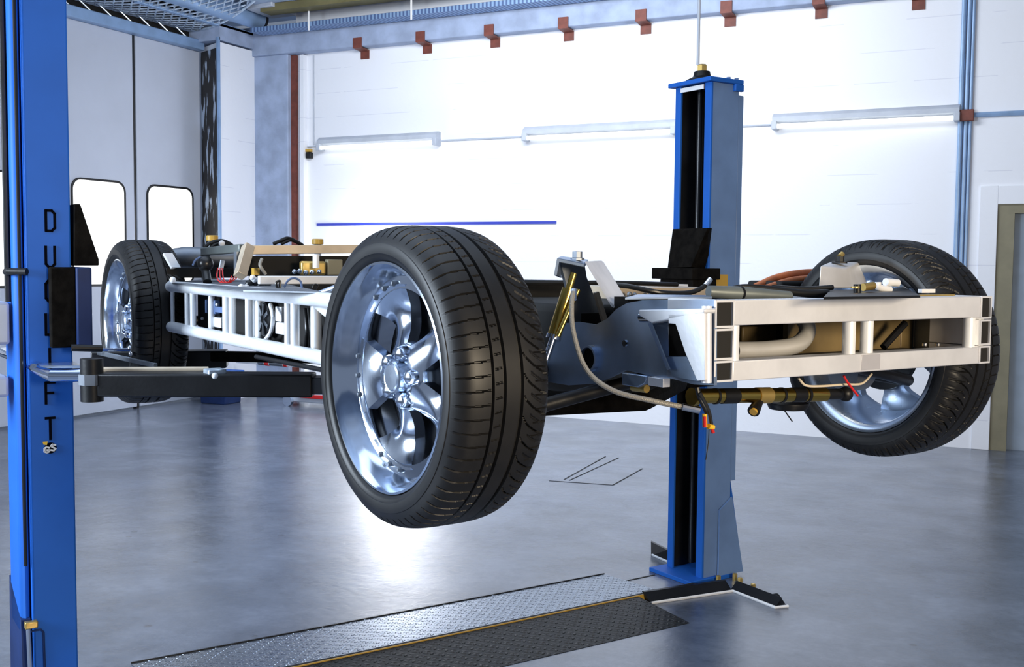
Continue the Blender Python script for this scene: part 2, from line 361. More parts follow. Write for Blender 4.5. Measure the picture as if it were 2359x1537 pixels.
# ---- fluorescent lamps and their conduit
for x0, x1, lab, e in ((-7.50, -5.93, 'white fluorescent batten lamp on the back wall nearest the concrete column', 0),
                    (-4.90, -3.26, 'white fluorescent batten lamp running behind the right lift post', 0),
                    (-2.32, -0.70, 'glowing fluorescent batten lamp at the right beside the wall pipes', 1)):
    t = thing('fluorescent_lamp', lab, 'lamp', (x0, 10.3, 2.9), lift=False, group='fluorescent lamps on the back wall')
    part(MB().prism([(x0, 10.352, 2.93), (x0, 10.25, 2.945), (x0, 10.25, 2.985), (x0, 10.30, 3.02), (x0, 10.352, 3.02)], (x1-x0, 0, 0)), 'housing', M['greyp'], t)
    part(MB().tube([(x0+0.05, 10.26, 2.90), (x1-0.05, 10.26, 2.90)], 0.022, 14), 'light_tube', M['tube'], t)
    for x in (x0+0.02, x1-0.02):
        part(MB().box((x-0.025, 10.235, 2.87), (x+0.025, 10.345, 2.95)), 'end_cap', M['greyp'], t, bevel=0.006)
for a, b, lab in ((-5.91, -4.92, 'thin grey conduit joining the left and middle lamps'), (-3.24, -2.34, 'thin grey conduit joining the middle lamp and the right lamp'), (-7.80, -7.52, 'short grey conduit from the brown strip to the left lamp'), (-0.60, 3.0, 'grey conduit running right from the wall pipes')):
    r = 0.010 if a < -1 else 0.022
    solo(MB().tube([(a, 10.351-r, 2.925), (b, 10.351-r, 2.925)], r, 8), 'conduit', M['greyp'] if a < -1 else M['duct'], lab, 'pipe', (a, 10.34, 2.925), lift=False)
t = thing('wall_pipes', 'blue-grey vertical pipes on the back wall right of the lamps', 'pipe', (-0.65, 10.33, 1.1), lift=False)
for dx, r in ((-0.045, 0.02), (0.0, 0.017), (0.035, 0.013)):
    part(MB().tube([(-0.65+dx, 10.325, 1.1), (-0.65+dx, 10.325, 4.0)], r, 10), 'pipe', M['duct'], t)
part(MB().box((-0.70, 10.27, 2.87), (-0.585, 10.31, 2.97)), 'junction_box', M['brown'], t, bevel=0.006, label='small dark brown junction box')
solo(MB().tube([(-7.60, 10.335, 2.95), (-7.60, 10.335, 3.97)], 0.006, 6), 'wire', M['greyp'], 'thin grey wire dropping down the wall to the left lamp', 'wire', (-7.6, 10.335, 2.95), lift=False)
t = thing('wall_socket', 'small black socket on the white wall below the left lamp end', 'socket', (-7.65, 10.33, 2.8), lift=False)
part(MB().box((-7.69, 10.29, 2.79), (-7.62, 10.348, 2.86)), 'body', M['black'], t, bevel=0.008)
part(MB().box((-7.70, 10.30, 2.865), (-7.63, 10.348, 2.90)), 'cover', M['mustard'], t, bevel=0.004)
solo(MB().box((-7.568, 10.335, 2.017), (-4.545, 10.348, 2.045)), 'wall_rail', M['blueline'], 'thin dark blue rail line across the white back wall above the near tyre', 'rail', (-7.57, 10.34, 2.02), lift=False)

# ---- cable tray, hanger rods
t = thing('cable_tray', 'perforated blue-grey cable tray along the ceiling beam', 'cable tray', (-8.2, 10.05, 4.18), lift=False)
part(MB().box((-8.2, 9.96, 4.20), (3, 10.16, 4.206)).box((-8.2, 9.955, 4.20), (3, 9.96, 4.25)).box((-8.2, 10.16, 4.20), (3, 10.165, 4.25)), 'tray', M['perforated'], t)
part(MB().tube([(-8.2, 10.02, 4.222), (-6, 10.02, 4.226), (3, 10.02, 4.222)], 0.012, 8).tube([(-8.2, 10.07, 4.222), (3, 10.07, 4.222)], 0.014, 8), 'cables', M['rubber'], t)
for px in (712, 948):
    x = W(px, 60, 9.95)[0]
    part(MB().tube([(x, 9.945, 4.15), (x, 9.945, 4.62)], 0.011, 8), 'hanger_rod', M['whitep'], t)
# ---- ventilation duct and wire mesh over the folding door
t = thing('air_duct', 'round blue-grey air duct end poking out beside the concrete column', 'duct', (-8.25, 9.0, 4.36), lift=False)
part(MB().tube([(-8.22, 2.0, 4.38), (-8.22, 10.12, 4.38)], 0.115, 28), 'duct_pipe', M['duct'], t)
part(MB().tube([(-8.22, 10.12, 4.38), (-8.22, 10.16, 4.38)], 0.118, 28), 'end_collar', M['black'], t)
part(MB().box((-8.42, 8.4, 4.22), (-8.36, 10.2, 4.26)), 'support_rail', M['duct'], t, bevel=0.004)
mb = MB()
def mesh_pt(u, y):           # sagging sheet from the door header up to the ceiling
    return (-8.788+1.138*u, y, 4.20+0.36*u**1.3-0.07*math.sin(PI*u))
ny = 36
for s_ in (1, -1):
    for k in range(-10, ny+10):
        pts = []
        for j in range(13):
            u = j/12; y = 5.6+(k+s_*u*8.5)*0.115
            if 5.6 <= y <= 9.6: pts.append(mesh_pt(u, y+0.006*s_))
        if len(pts) > 1: mb.tube(pts, 0.0095, 5, cap=False)
for k in range(15): mb.tube([(-8.69, 9.45-0.27*k, 4.098), (-8.74, 9.35-0.27*k, 4.19), mesh_pt(0.06, 9.30-0.27*k)], 0.008, 5)
mb.tube([mesh_pt(0, 5.6), mesh_pt(0, 9.6)], 0.012, 6).tube([mesh_pt(1, 5.6), mesh_pt(1, 9.6)], 0.014, 6).tube([mesh_pt(j/12, 9.6) for j in range(13)], 0.014, 6)
solo(mb, 'wire_mesh_guard', M['galv'], 'silvery diamond wire mesh guard hanging over the folding door top', 'mesh', (-8.1, 7.6, 4.15), lift=False)
solo(MB().box((-8.70, 5.0, 4.50), (-7.9, 9.55, 4.56)), 'insulation_panel', M['ceil'], 'blue-grey ceiling panel lying above the wire mesh', 'panel', (-8.3, 7.3, 4.5), lift=False)
solo(MB().prism([(-8.08, 9.75, 4.40), (-7.70, 9.70, 4.40), (-7.70, 10.15, 4.38), (-8.06, 10.15, 4.38)], (0, 0, 0.14)), 'duct_box', M['greyp'], 'pale grey sheet metal box on the ceiling beside the duct end', 'box', (-7.9, 9.9, 4.4), lift=False, bevel=0.006)

# ---- things standing by the back wall far behind
t = thing('trolley_jack', 'red and grey trolley jack with long white handle by the far wall', 'jack', (-7.3, 9.8, 0), lift=False)
part(MB().box((-7.55, 9.7, 0.05), (-6.5, 9.95, 0.11)).box((-7.5, 9.74, 0.11), (-6.6, 9.9, 0.15)), 'frame', M['greyp'], t, bevel=0.01)
part(MB().box((-7.34, 9.655, 0.105), (-6.4, 9.695, 0.145)), 'side_bar', M['red'], t, bevel=0.006)
for x in (-7.48, -6.7):
    part(MB().tube([(x, 9.66, 0.06), (x, 9.70, 0.06)], 0.06, 18), 'caster', M['chrome'], t)
part(MB().tube([(-8.30, 9.8, 0.452), (-8.0, 9.8, 0.45), (-7.0, 9.8, 0.435), (-6.7, 9.82, 0.13)], 0.021, 10), 'handle', M['whitep'], t)
for x in (-7.86, -7.60):
    part(MB().tube([(x-0.022, 9.8, 0.452), (x+0.022, 9.8, 0.451)], 0.034, 14), 'grip_ring', M['red'], t)
part(MB().tube([(-7.98, 9.8, 0.453), (-7.90, 9.8, 0.452)], 0.03, 14).tube([(-7.82, 9.8, 0.452), (-7.64, 9.8, 0.45)], 0.03, 14), 'grip', M['plate_dk'], t)
c = (G(505, 924)[0]+0.12, G(505, 924)[1]-0.25)
t = thing('storage_bin', 'blue storage bin on the floor beneath the white block pier', 'bin', (c[0], c[1], 0), lift=False)
part(MB().prism([(c[0]-0.17, c[1], 0), (c[0]+0.17, c[1], 0), (c[0]+0.2, c[1], 0.34), (c[0]-0.2, c[1], 0.34)], (0, 0.28, 0)), 'tub', M['blue_dark'], t, bevel=0.01)
part(MB().box((c[0]-0.215, c[1]-0.015, 0.34), (c[0]+0.215, c[1]+0.295, 0.37)), 'rim', M['blue'], t, bevel=0.006)

# ================================================================ THE LIFT
def brace(t0, l, h, w, sgn):   # triangular foot gusset
    return MB().prism([(t0, l, 0.02), (t0+sgn*w, l, 0.02), (t0, l, h)], (0, 0.012, 0))
# ---- right post: open channel facing left
P0, P1, Q0, Q1 = 3.77, 3.955, 3.972, 4.232
rp = thing('lift_post', 'blue two-post lift column standing free at the right with black channel', 'lift post', (3.86, 4.1, 0))
HT = 2.50
part(MB().box((P0, Q0, 0.02), (P1, Q0+0.012, HT)).box((P0, Q1-0.012, 0.02), (P1, Q1, HT)), 'column', M['blue_grey'], rp, bevel=0.003)
part(MB().box((P0-0.004, Q0-0.001, 0.02), (P0+0.01, Q0+0.045, HT)).box((P0-0.004, Q1-0.04, 0.02), (P0+0.01, Q1+0.001, HT)), 'channel_lip', M['blue'], rp, bevel=0.003, label='bright blue lip')
part(MB().box((P1-0.012, Q0+0.012, 0.02), (P1, Q1-0.012, HT)).box((P0+0.03, Q0+0.013, 0.02), (P1-0.012, Q0+0.02, HT)).box((P0+0.03, Q1-0.02, 0.02), (P1-0.012, Q1-0.013, HT)), 'channel_web', M['darkcol'], rp, label='black greasy inside of channel')
part(MB().tube([(3.86, 4.06, 0.05), (3.86, 4.06, HT)], 0.019, 16).tube([(3.86, 4.15, 0.05), (3.86, 4.15, HT)], 0.016, 16), 'screw_spindle', M['darkcol'], rp)
part(MB().box((P1+0.001, Q0+0.002, 0.5), (P1+0.036, Q0+0.014, HT-0.05)), 'cable_cover', M['blue_grey'], rp, bevel=0.004)
part(MB().box((P0-0.03, Q0-0.02, HT), (P1+0.012, Q1+0.03, HT+0.022)).box((P0+0.14, Q0-0.022, HT-0.035), (P1+0.012, Q0-0.002, HT)), 'top_plate', M['blue'], rp, bevel=0.003)
part(MB().box((P0-0.012, Q0+0.05, HT-0.03), (P0-0.005, Q1-0.045, HT-0.008)), 'light_strip', M['whitep'], rp)
part(MB().lathe([(0, 0.085), (0.012, 0.08), (0.03, 0.045), (0.055, 0.04), (0.06, 0.0001)], (3.85, 4.13, HT+0.022), (0, 0, 1), 24), 'bearing_dome', M['black'], rp)
part(MB().lathe([(0, 0.026), (0.028, 0.026), (0.034, 0.02)], (3.85, 4.13, HT+0.08), (0, 0, 1), 6), 'spindle_nut', M['brassbox'], rp)
for l in (Q0+0.01, Q1-0.02):
    for tt in (P0+0.12, P1-0.01): part(MB().lathe([(0, 0.012), (0.012, 0.012)], (tt, l, HT+0.022), (0, 0, 1), 6), 'bolt', M['blue_grey'], rp)
cb = V((3.83, 4.14, HT+0.11)); part(MB().tube([cb, cb+V((0, 0, 0.5)), cb+V((0, 0.0, 2.0))], 0.008, 8), 'power_cable', M['greyp'], rp)
part(MB().box((3.675, 3.955, 0.0), (P1+0.03, 4.27, 0.022)), 'base_plate', M['blue'], rp, bevel=0.003)
part(MB().prism([(P0+0.10, Q0-0.004, 0.02), (P1+0.09, Q0-0.004, 0.02), (P1, Q0-0.004, 0.42), (P0+0.10, Q0-0.004, 0.36)], (0, -0.010, 0)), 'foot_gusset', M['blue_grey'], rp)
part(MB().prism([(P1, Q0-0.0, 0.02), (P1+0.10, Q0, 0.02), (P1, Q0, 0.50)], (0, 0.012, 0)).prism([(P1, Q1, 0.02), (P1+0.10, Q1, 0.02), (P1, Q1, 0.50)], (0, -0.012, 0)), 'foot_gusset', M['blue'], rp)
for q in ((1655, 1333), (1693, 1328), (1705, 1338), (1735, 1352)):
    g = Z(*q, 0.02); part(MB().lathe([(-0.02, 0.014), (0.012, 0.014), (0.016, 0.009)], g, (0, 0, 1), 6), 'anchor_bolt', M['brassbox'], rp)
# carriage on right post
cr = part(MB().box((3.64, Q0-0.03, 1.0), (3.80, Q1-0.05, 1.53)).box((3.63, Q0-0.035, 1.53), (3.82, Q1+0.005, 1.585)), 'carriage', M['black_brown'], rp, bevel=0.004)
part(MB().prism([T(1550, 528, 3.70), T(1630, 525, 3.70), T(1592, 615, 3.65), T(1538, 617, 3.65)], (0.02, 0, 0)).prism([T(1550, 528, 3.72), T(1538, 617, 3.66), (3.80, T(1538, 617, 3.66)[1], 1.58), (3.80, T(1550, 528, 3.72)[1], 1.785)], (0, -0.012, 0)).prism([T(1630, 525, 3.70), T(1592, 615, 3.65), (3.80, 4.0, 1.58), (3.80, 3.98, 1.785)], (0, 0.01, 0)), 'carriage_wedge', M['black_brown'], cr)
part(MB().box((3.80, Q0-0.02, 1.44), (3.885, Q0-0.005, 1.555)), 'slide_pad', M['mustard'], cr)
# black box arm reaching left below the chassis
z = 1.13
arm = part(MB().prism([Z(1225, 962, z), Z(1500, 948, z), (2.75, 3.0, z), (3.62, 3.9, z), (3.62, 4.05, z), (2.6, 3.35, z), (1.8, 3.05, z)], (0, 0, 0.06)), 'lift_arm', M['black_brown'], rp, bevel=0.02)
part(MB().tube([(3.60, 3.98, 1.05), (3.60, 3.98, 1.27)], 0.06, 20), 'pivot_pin', M['black'], arm)

# ---- black angle-iron floor cover by the right post, checker plates between the posts
t = thing('floor_channel', 'black steel floor strip with a thin white rim in front of the right lift post', 'floor strip', (3.6, 3.85, 0))
a, b, c_, d_ = Z(1500, 1392, 0), Z(1688, 1364, 0), Z(1785, 1402, 0), Z(1815, 1400, 0)
up = V((0, 0, 0.075))
def strip(p, q, inn, h=0.045):
    p, q, inn = V(p), V(q), V(inn); return MB().prism([p, q, q+inn+V((0, 0, h)), p+inn+V((0, 0, h))], (0.0, 0.02, 0.0))
part(strip(a, b, (0, 0.05, 0)), 'long_side', M['black'], t)
part(strip(b, c_, (0.045, 0.0, 0)), 'short_side', M['black'], t)
part(MB().prism([c_, d_, V(d_)+V((0.0, 0.06, 0.05)), V(c_)+V((0.05, 0.05, 0.045))], (0, 0.012, 0)), 'toe', M['black'], t)
part(MB().tube([V(a)+V((0, -.002, .006)), V(b)+V((0, -.002, .006)), V(c_)+V((0, -.004, .006)), V(d_)+V((0, -.002, .008))], 0.007, 6), 'edge_strip', M['whitep'], t)
b0, b1 = Z(1500, 1280, 0.0), Z(1545, 1300, 0.0)
t = thing('floor_toe', 'short black angled steel toe behind the right post foot', 'floor strip', b0)
part(MB().prism([b0, b1, V(b1)+V((0, 0.03, 0.07)), V(b0)+V((0.04, 0.05, 0.06))], (0.02, 0.02, 0)), 'toe', M['black'], t)
part(MB().tube([V(b0)+V((0, -.01, .006)), V(b1)+V((0, -.01, .006))], 0.007, 6), 'edge_strip', M['whitep'], t)
t = thing('ramp_plate', 'bright steel checker plate ramp between the lift posts', 'ramp', (2.2, 4.12, 0))
part(MB().prism([(1.06, 4.345, 0.002), (1.06, 3.96, 0.025), (1.06, 3.925, 0.025), (1.06, 3.925, 0.0), (1.06, 4.345, 0.0)], (2.38, 0, 0)), 'checker_plate', M['tread'], t)
part(MB().box((1.06, 4.345, 0), (3.44, 4.352, 0.006)), 'back_edge', M['black'], t)
t = thing('ramp_plate', 'black checker plate ramp in front of the bright steel one', 'ramp', (2.2, 3.7, 0))
part(MB().prism([(0.86, 3.895, 0.028), (0.86, 3.54, 0.002), (0.86, 3.54, 0.0), (0.86, 3.895, 0.0)], (2.43, 0, 0)), 'checker_plate', M['tread_dk'], t)
part(MB().box((0.86, 3.897, 0.0), (3.66, 3.903, 0.032)), 'yellow_edge', M['mustard'], t)
part(MB().box((0.86, 3.908, 0.0), (3.66, 3.923, 0.03)), 'rubber_gap', M['void'], t)

# ---- left post
lp = thing('lift_post', 'blue two-post lift column at the left edge lettered DUOLIFT downwards', 'lift post', (0.71, 4.1, 0))
F0, F1, FL = L(64, 800, 3.96)[0], L(167.5, 800, 3.96)[0], 3.96
part(MB().box((F0, FL, 0.0), (F1, 3.972, 2.6)).box((F0, FL, 0), (F0+0.012, 4.22, 2.6)).box((F0, 4.208, 0), (F1, 4.22, 2.6)), 'column', M['blue'], lp, bevel=0.006)
part(MB().box((F0-0.035, 3.99, 0.30), (F0-0.002, 4.20, 2.6)), 'side_cover', M['blue'], lp, bevel=0.02)
part(MB().tube([(F0-0.018, 3.975, 0.55), (F0-0.018, 3.975, 2.6)], 0.006, 8), 'edge_bead', M['rubber'], lp)
part(MB().prism([(F0-0.005, 3.96, 0.0), (F0-0.005, 4.24, 0.0), (F0-0.005, 4.22, 0.46), (F0-0.005, 3.985, 0.36)], (-0.03, 0, 0)), 'foot_gusset', M['blue_dark'], lp)
part(MB().box((0.50, 3.80, 0), (0.85, 4.36, 0.02)), 'base_plate', M['blue'], lp, bevel=0.004)
mb = MB(); g0 = L(65, 1445, 3.95); g1 = L(78, 1537, 3.95)
part(MB().tube([g0, (g0[0]+0.004, g0[1], g0[2]-0.16), (g0[0]+0.01, g0[1], 0.05)], 0.008, 10), 'lock_rod', M['rod'], lp)
part(MB().box((g0[0]-0.012, 3.935, g0[2]-0.005), (g0[0]+0.03, 3.96, g0[2]+0.02)), 'lock_bracket', M['brassbox'], lp, bevel=0.004)
r0 = L(66, 1455, 3.958); r1 = L(100, 1455, 3.958)
part(MB().tube([(r0[0], 3.956, 0.02), (r0[0], 3.956, r0[2]-0.01), (r0[0]+0.008, 3.956, r0[2]), (r1[0]-0.008, 3.956, r0[2]), (r1[0], 3.956, r0[2]-0.01), (r1[0]+0.004, 3.956, 0.02)], 0.004, 6), 'hatch_seam', M['blue_dark'], lp)
# lettering
def stroke(mb, segs, x0, zt, w, h, l, th=0.0085):
    for pl in segs:
        for (a, b) in zip(pl[:-1], pl[1:]):
            p = V((x0+a[0]*w, l, zt-a[1]*h)); q = V((x0+b[0]*w, l, zt-b[1]*h)); d = (q-p).normalized()*th*0.35
            mb.beam(p-d, q+d, th, 0.003, up=(0, 1, 0))
GL = {'D': [[(0,0),(0,1),(.6,1),(.9,.85),(.9,.15),(.6,0),(0,0)]], 'U': [[(0,0),(0,.85),(.25,1),(.65,1),(.9,.85),(.9,0)]],
      'O': [[(0,.15),(0,.85),(.25,1),(.65,1),(.9,.85),(.9,.15),(.65,0),(.25,0),(0,.15)]], 'L': [[(0,0),(0,1),(.9,1)]], 'I': [[(.4,0),(.4,1)]],
      'F': [[(0,1),(0,0),(.9,0)],[(0,.5),(.75,.5)]], 'T': [[(.45,0),(.45,1)],[(0,0),(.9,0)]]}
for ch, yy in zip('DUOLIFT', (483, 566, 645, 722, 802, 880, 962)):
    a = L(103, yy, FL-0.001); b = L(127, yy+47, FL-0.001); mb = MB()
    stroke(mb, GL[ch], a[0]+0.003, a[2]-0.003, (b[0]-a[0])*0.98, a[2]-b[2], FL-0.0015)
    part(mb, 'letter', M['letter'], lp, smooth=False)
# GS sticker
a = L(98, 1018, FL-0.002); b = L(131, 1047, FL-0.002); cx, cz = (a[0]+b[0])/2, (a[2]+b[2])/2; sw = b[0]-a[0]
ell = lambda rx, rz, dx=0, dz=0, l=FL-0.002: [(cx+dx+rx*math.cos(2*PI*k/24), l, cz+dz+rz*math.sin(2*PI*k/24)) for k in range(24)]
st = part(MB().prism(ell(sw*.44, sw*.42, sw*.06, 0), (0, 0.001, 0)), 'safety_sticker', M['letter'], lp, label='black and white GS sticker with yellow corner')
part(MB().prism([(a[0], FL-0.0035, a[2]), (a[0]+sw*.36, FL-0.0035, a[2]), (a[0]+sw*.30, FL-0.0035, a[2]-sw*.28), (a[0]+sw*.05, FL-0.0035, a[2]-sw*.22)], (0, 0.001, 0)), 'yellow_corner', M['yellow'], st, smooth=False)
mb = MB()
stroke(mb, [[(.9,.15),(.5,0),(.1,.25),(.1,.8),(.5,1),(.9,.85),(.9,.55),(.55,.55)]], a[0]+sw*.08, cz+sw*.10, sw*.40, sw*.42, FL-0.004, 0.0058)
stroke(mb, [[(.9,.1),(.4,0),(.1,.25),(.5,.5),(.9,.72),(.6,1),(.1,.9)]], a[0]+sw*.54, cz+sw*.26, sw*.40, sw*.46, FL-0.004, 0.0058)
part(mb, 'sticker_letters', M['whitep'], st, smooth=False)
# control box, rods on the far left of the post
part(MB().box((F0-0.26, 4.02, 1.31), (F0-0.045, 4.16, 1.455)), 'control_box', M['greyp'], lp, bevel=0.01)
part(MB().box((F0-0.26, 4.03, 1.13), (F0-0.05, 4.15, 1.20)), 'motor_box', M['greyp'], lp, bevel=0.01)
x0 = L(14, 500, 4.05)[0]
part(MB().tube([(x0, 4.05, 1.455), (x0, 4.05, 2.6)], 0.010, 10), 'conduit_pipe', M['black'], lp)
part(MB().tube([(x0+0.014, 4.06, 1.6), (x0+0.014, 4.06, 2.6)], 0.006, 8), 'copper_pipe', M['mustard'], lp)
g = L(14, 626, 4.05); h = L(62, 626, 3.95)
part(MB().tube([g, (h[0]-0.05, 3.99, h[2]), h], 0.012, 10), 'lever', M['black'], lp)
# carriage with door guard
z1_, z0_ = 1.575, 1.30
ca = part(MB().box((L(177, 700, 3.91)[0], 3.91, z0_), (L(213, 700, 3.91)[0], 4.26, z1_)), 'carriage', M['blue_dark'], lp, bevel=0.006)
part(MB().box((L(116, 700, 3.925)[0], 3.925, z0_), (L(176, 700, 3.925)[0], 3.958, z1_)), 'door_guard', M['black_brown'], ca, bevel=0.006, label='worn dark brown rubber guard')
part(MB().prism([L(171, 470, 3.95), L(185, 470, 3.95), L(228, 598, 3.95), L(228, 612, 3.95), L(171, 612, 3.95)], (0, 0.24, 0)), 'carriage_wedge', M['black_brown'], ca, bevel=0.003)
part(MB().tube([L(165, 801, 3.86), L(235, 803, 3.86)], 0.012, 10), 'cross_pin', M['black'], ca)
# near arm
ZA = 1.195
pv = Z(212, 886, ZA); e1 = Z(724, 886, ZA); e2 = Z(800, 886, ZA)
na = part(MB().beam(Z(235, 884, ZA), e1, 0.11, 0.075), 'lift_arm', M['black'], lp, bevel=0.006, label='near black telescopic arm')
part(MB().beam(Z(690, 886, ZA), Z(830, 888, ZA), 0.085, 0.055), 'arm_extension', M['darkcol'], na, bevel=0.004)
part(MB().tube([(pv[0], pv[1], ZA-0.055), (pv[0], pv[1], ZA+0.085)], 0.036, 20), 'pivot_pin', M['black'], na)
part(MB().tube([(pv[0], pv[1], ZA+0.0), (pv[0], pv[1], ZA+0.035)], 0.042, 8), 'pivot_collar', M['plate_dk'], na)
part(MB().tube([Z(232, 853, ZA+0.04), Z(480, 852, ZA+0.04)], 0.011, 10), 'lock_bar', M['beige'], na)
part(MB().box((V(Z(495, 858, ZA+.04))-V((.03, .03, .012))), (V(Z(495, 858, ZA+.04))+V((.03, .03, .012)))), 'lock_clamp', M['galv'], na, bevel=0.004)
part(MB().ball(Z(495, 866, ZA+0.04), 0.010), 'lock_knob', M['whitep'], na)
ee = V(Z(800, 886, ZA)); part(MB().tube([ee+V((0.02, 0.0, 0.02)), ee+V((0.02, 0, 0.075))], 0.05, 20), 'lift_pad', M['rubber'], na)
# curved chromed foot guard around the pivot
gz = ZA+0.045
fg = [Z(0, 817, gz+.02), Z(60, 838, gz), Z(85, 853, gz-.01), Z(120, 866, gz-.02), Z(185, 864, gz-.02)]
part(MB().tube(fg, [0.006, 0.011, 0.016, 0.021, 0.023], 12, smooth=0), 'foot_guard', M['chrome'], na)
part(MB().prism([Z(0, 806, gz), Z(40, 803, gz), Z(150, 828, gz), Z(190, 848, gz), Z(100, 848, gz), Z(50, 836, gz)], (0, 0, 0.008)), 'guard_plate', M['satin'], na)
part(MB().tube([Z(78, 822, gz+.02), Z(78, 846, gz)], 0.012, 10).tube([Z(64, 822, gz+.02), Z(64, 836, gz)], 0.009, 10), 'guard_bolt', M['chrome'], na)
# rear arm
q0, q1, q2 = Z(215, 828, ZA), Z(524, 826, ZA), Z(730, 832, ZA)
ra = part(MB().beam(q0, q1, 0.11, 0.072), 'lift_arm', M['black'], lp, bevel=0.006, label='rear black telescopic arm')
part(MB().beam(V(Z(480, 827, ZA))+V((0, 0, .012)), V(q2)+V((0, 0, .012)), 0.07, 0.040), 'arm_extension', M['black_brown'], ra, bevel=0.004)
part(MB().beam(V(Z(222, 812, ZA+.03)), V(Z(358, 842, ZA+.03)), 0.016, 0.016), 'stay_bar', M['plate_dk'], ra, bevel=0.002)
part(MB().tube([Z(210, 806, ZA+.05), Z(300, 806, ZA+.05)], 0.007, 8).ball(Z(300, 803, ZA+.05), 0.012).ball(Z(302, 815, ZA+.05), 0.009), 'release_rod', M['rod'], ra)
part(MB().tube([V(q2)+V((0, 0, 0.02)), V(q2)+V((0, 0, 0.085))], 0.05, 20), 'lift_pad', M['rubber'], ra)

# ================================================================ THE CHASSIS
ch = thing('rolling_chassis', 'bare aluminium car chassis on wheels raised on the lift', 'car chassis', (2.0, 3.2, 1.25))
CB = ORG[ch]
# ---- wheel master (axis +x = inboard, x=0 at outer lip)
WD = 0.212
def np_mesh(name, verts, faces, m, ang=35):
    me = bpy.data.meshes.new(name); me.from_pydata([tuple(v) for v in verts], [], [tuple(f) for f in faces]); me.materials.append(m)
    bm = bmesh.new(); bm.from_mesh(me); bmesh.ops.recalc_face_normals(bm, faces=bm.faces); bm.to_mesh(me); bm.free()
    me.polygons.foreach_set('use_smooth', [True]*len(me.polygons)); me.set_sharp_from_angle(angle=math.radians(ang)); return me
def tyre_mesh(nth, ntr):
    side_o = [(0.014, 0.247), (0.004, 0.2535), (-0.004, 0.256), (-0.009, 0.263), (-0.0105, 0.268), (-0.013, 0.270), (-0.0145, 0.280), (-0.013, 0.290), (-0.0125, 0.2915), (-0.0105, 0.2925), (-0.006, 0.304), (0.002, 0.314), (0.010, 0.3205), (0.018, 0.3245)]
    xs = np.concatenate([[p[0] for p in side_o], np.linspace(0.026, WD-0.026, ntr), [WD-p[0] for p in side_o[::-1]]])
    rs = np.concatenate([[p[1] for p in side_o], 0.332-0.005*(np.linspace(-1, 1, ntr)**4), [p[1] for p in side_o[::-1]]])
    n0 = len(side_o); npf = len(xs)
    th = np.linspace(0, 2*PI, nth, endpoint=False)
    Rr = np.repeat(rs[None, :], nth, 0)
    u = (xs[n0-3:npf-n0+3]-xs[n0-3])/(xs[npf-n0+2]-xs[n0-3]); U_, TH = np.meshgrid(u, th)
    dep = np.zeros_like(U_)
    def groove(mask, d):
        nonlocal dep
        dep = np.maximum(dep, np.where(mask, d, 0))
    for c, w in ((0.30, 0.012), (0.435, 0.016), (0.63, 0.022)): groove(np.abs(U_-c) < w, 0.007)
    ph = lambda N, off: np.mod(TH*N/(2*PI)+off, 1.0)
    dth = nth/72.0
    w1 = 1.6/dth
    groove((U_ < 0.285) & (ph(72, 0.55*U_) < w1), 0.0045)                        # outer shoulder slits
    groove((U_ > 0.33) & (U_ < 0.415) & (ph(72, 1.6*U_) < w1), 0.004)            # zipper rib
    groove((U_ > 0.655) & (ph(48, -2.4*np.sqrt(np.clip(U_-0.65, 0, 1))) < w1*0.75), 0.006)   # inner swept arcs
    groove((U_ > 0.80) & (ph(72, -0.5*U_) < w1*0.8), 0.004)
    groove((U_ > 0.66) & (np.abs(np.mod(TH*48/(2*PI)-1.0-2.4*np.sqrt(np.clip(U_-0.65, 0, 1)), 1.0)-0.5-0.0) < 0.06) & (U_ > 0.74), 0.003)
    Rr[:, n0-3:npf-n0+3] -= dep
    Yc = Rr*np.cos(TH[:, :1]); Zc = Rr*np.sin(TH[:, :1]); Xc = np.repeat(xs[None, :], nth, 0)
    vs = np.stack([Xc, Yc, Zc], -1).reshape(-1, 3)
    i = np.arange(nth); j = (i+1) % nth; fs = []
    for k in range(npf-1):
        fs.append(np.stack([i*npf+k, j*npf+k, j*npf+k+1, i*npf+k+1], -1))
    return np_mesh('tyre', vs.tolist(), np.concatenate(fs).tolist(), M['tyre'], 40)
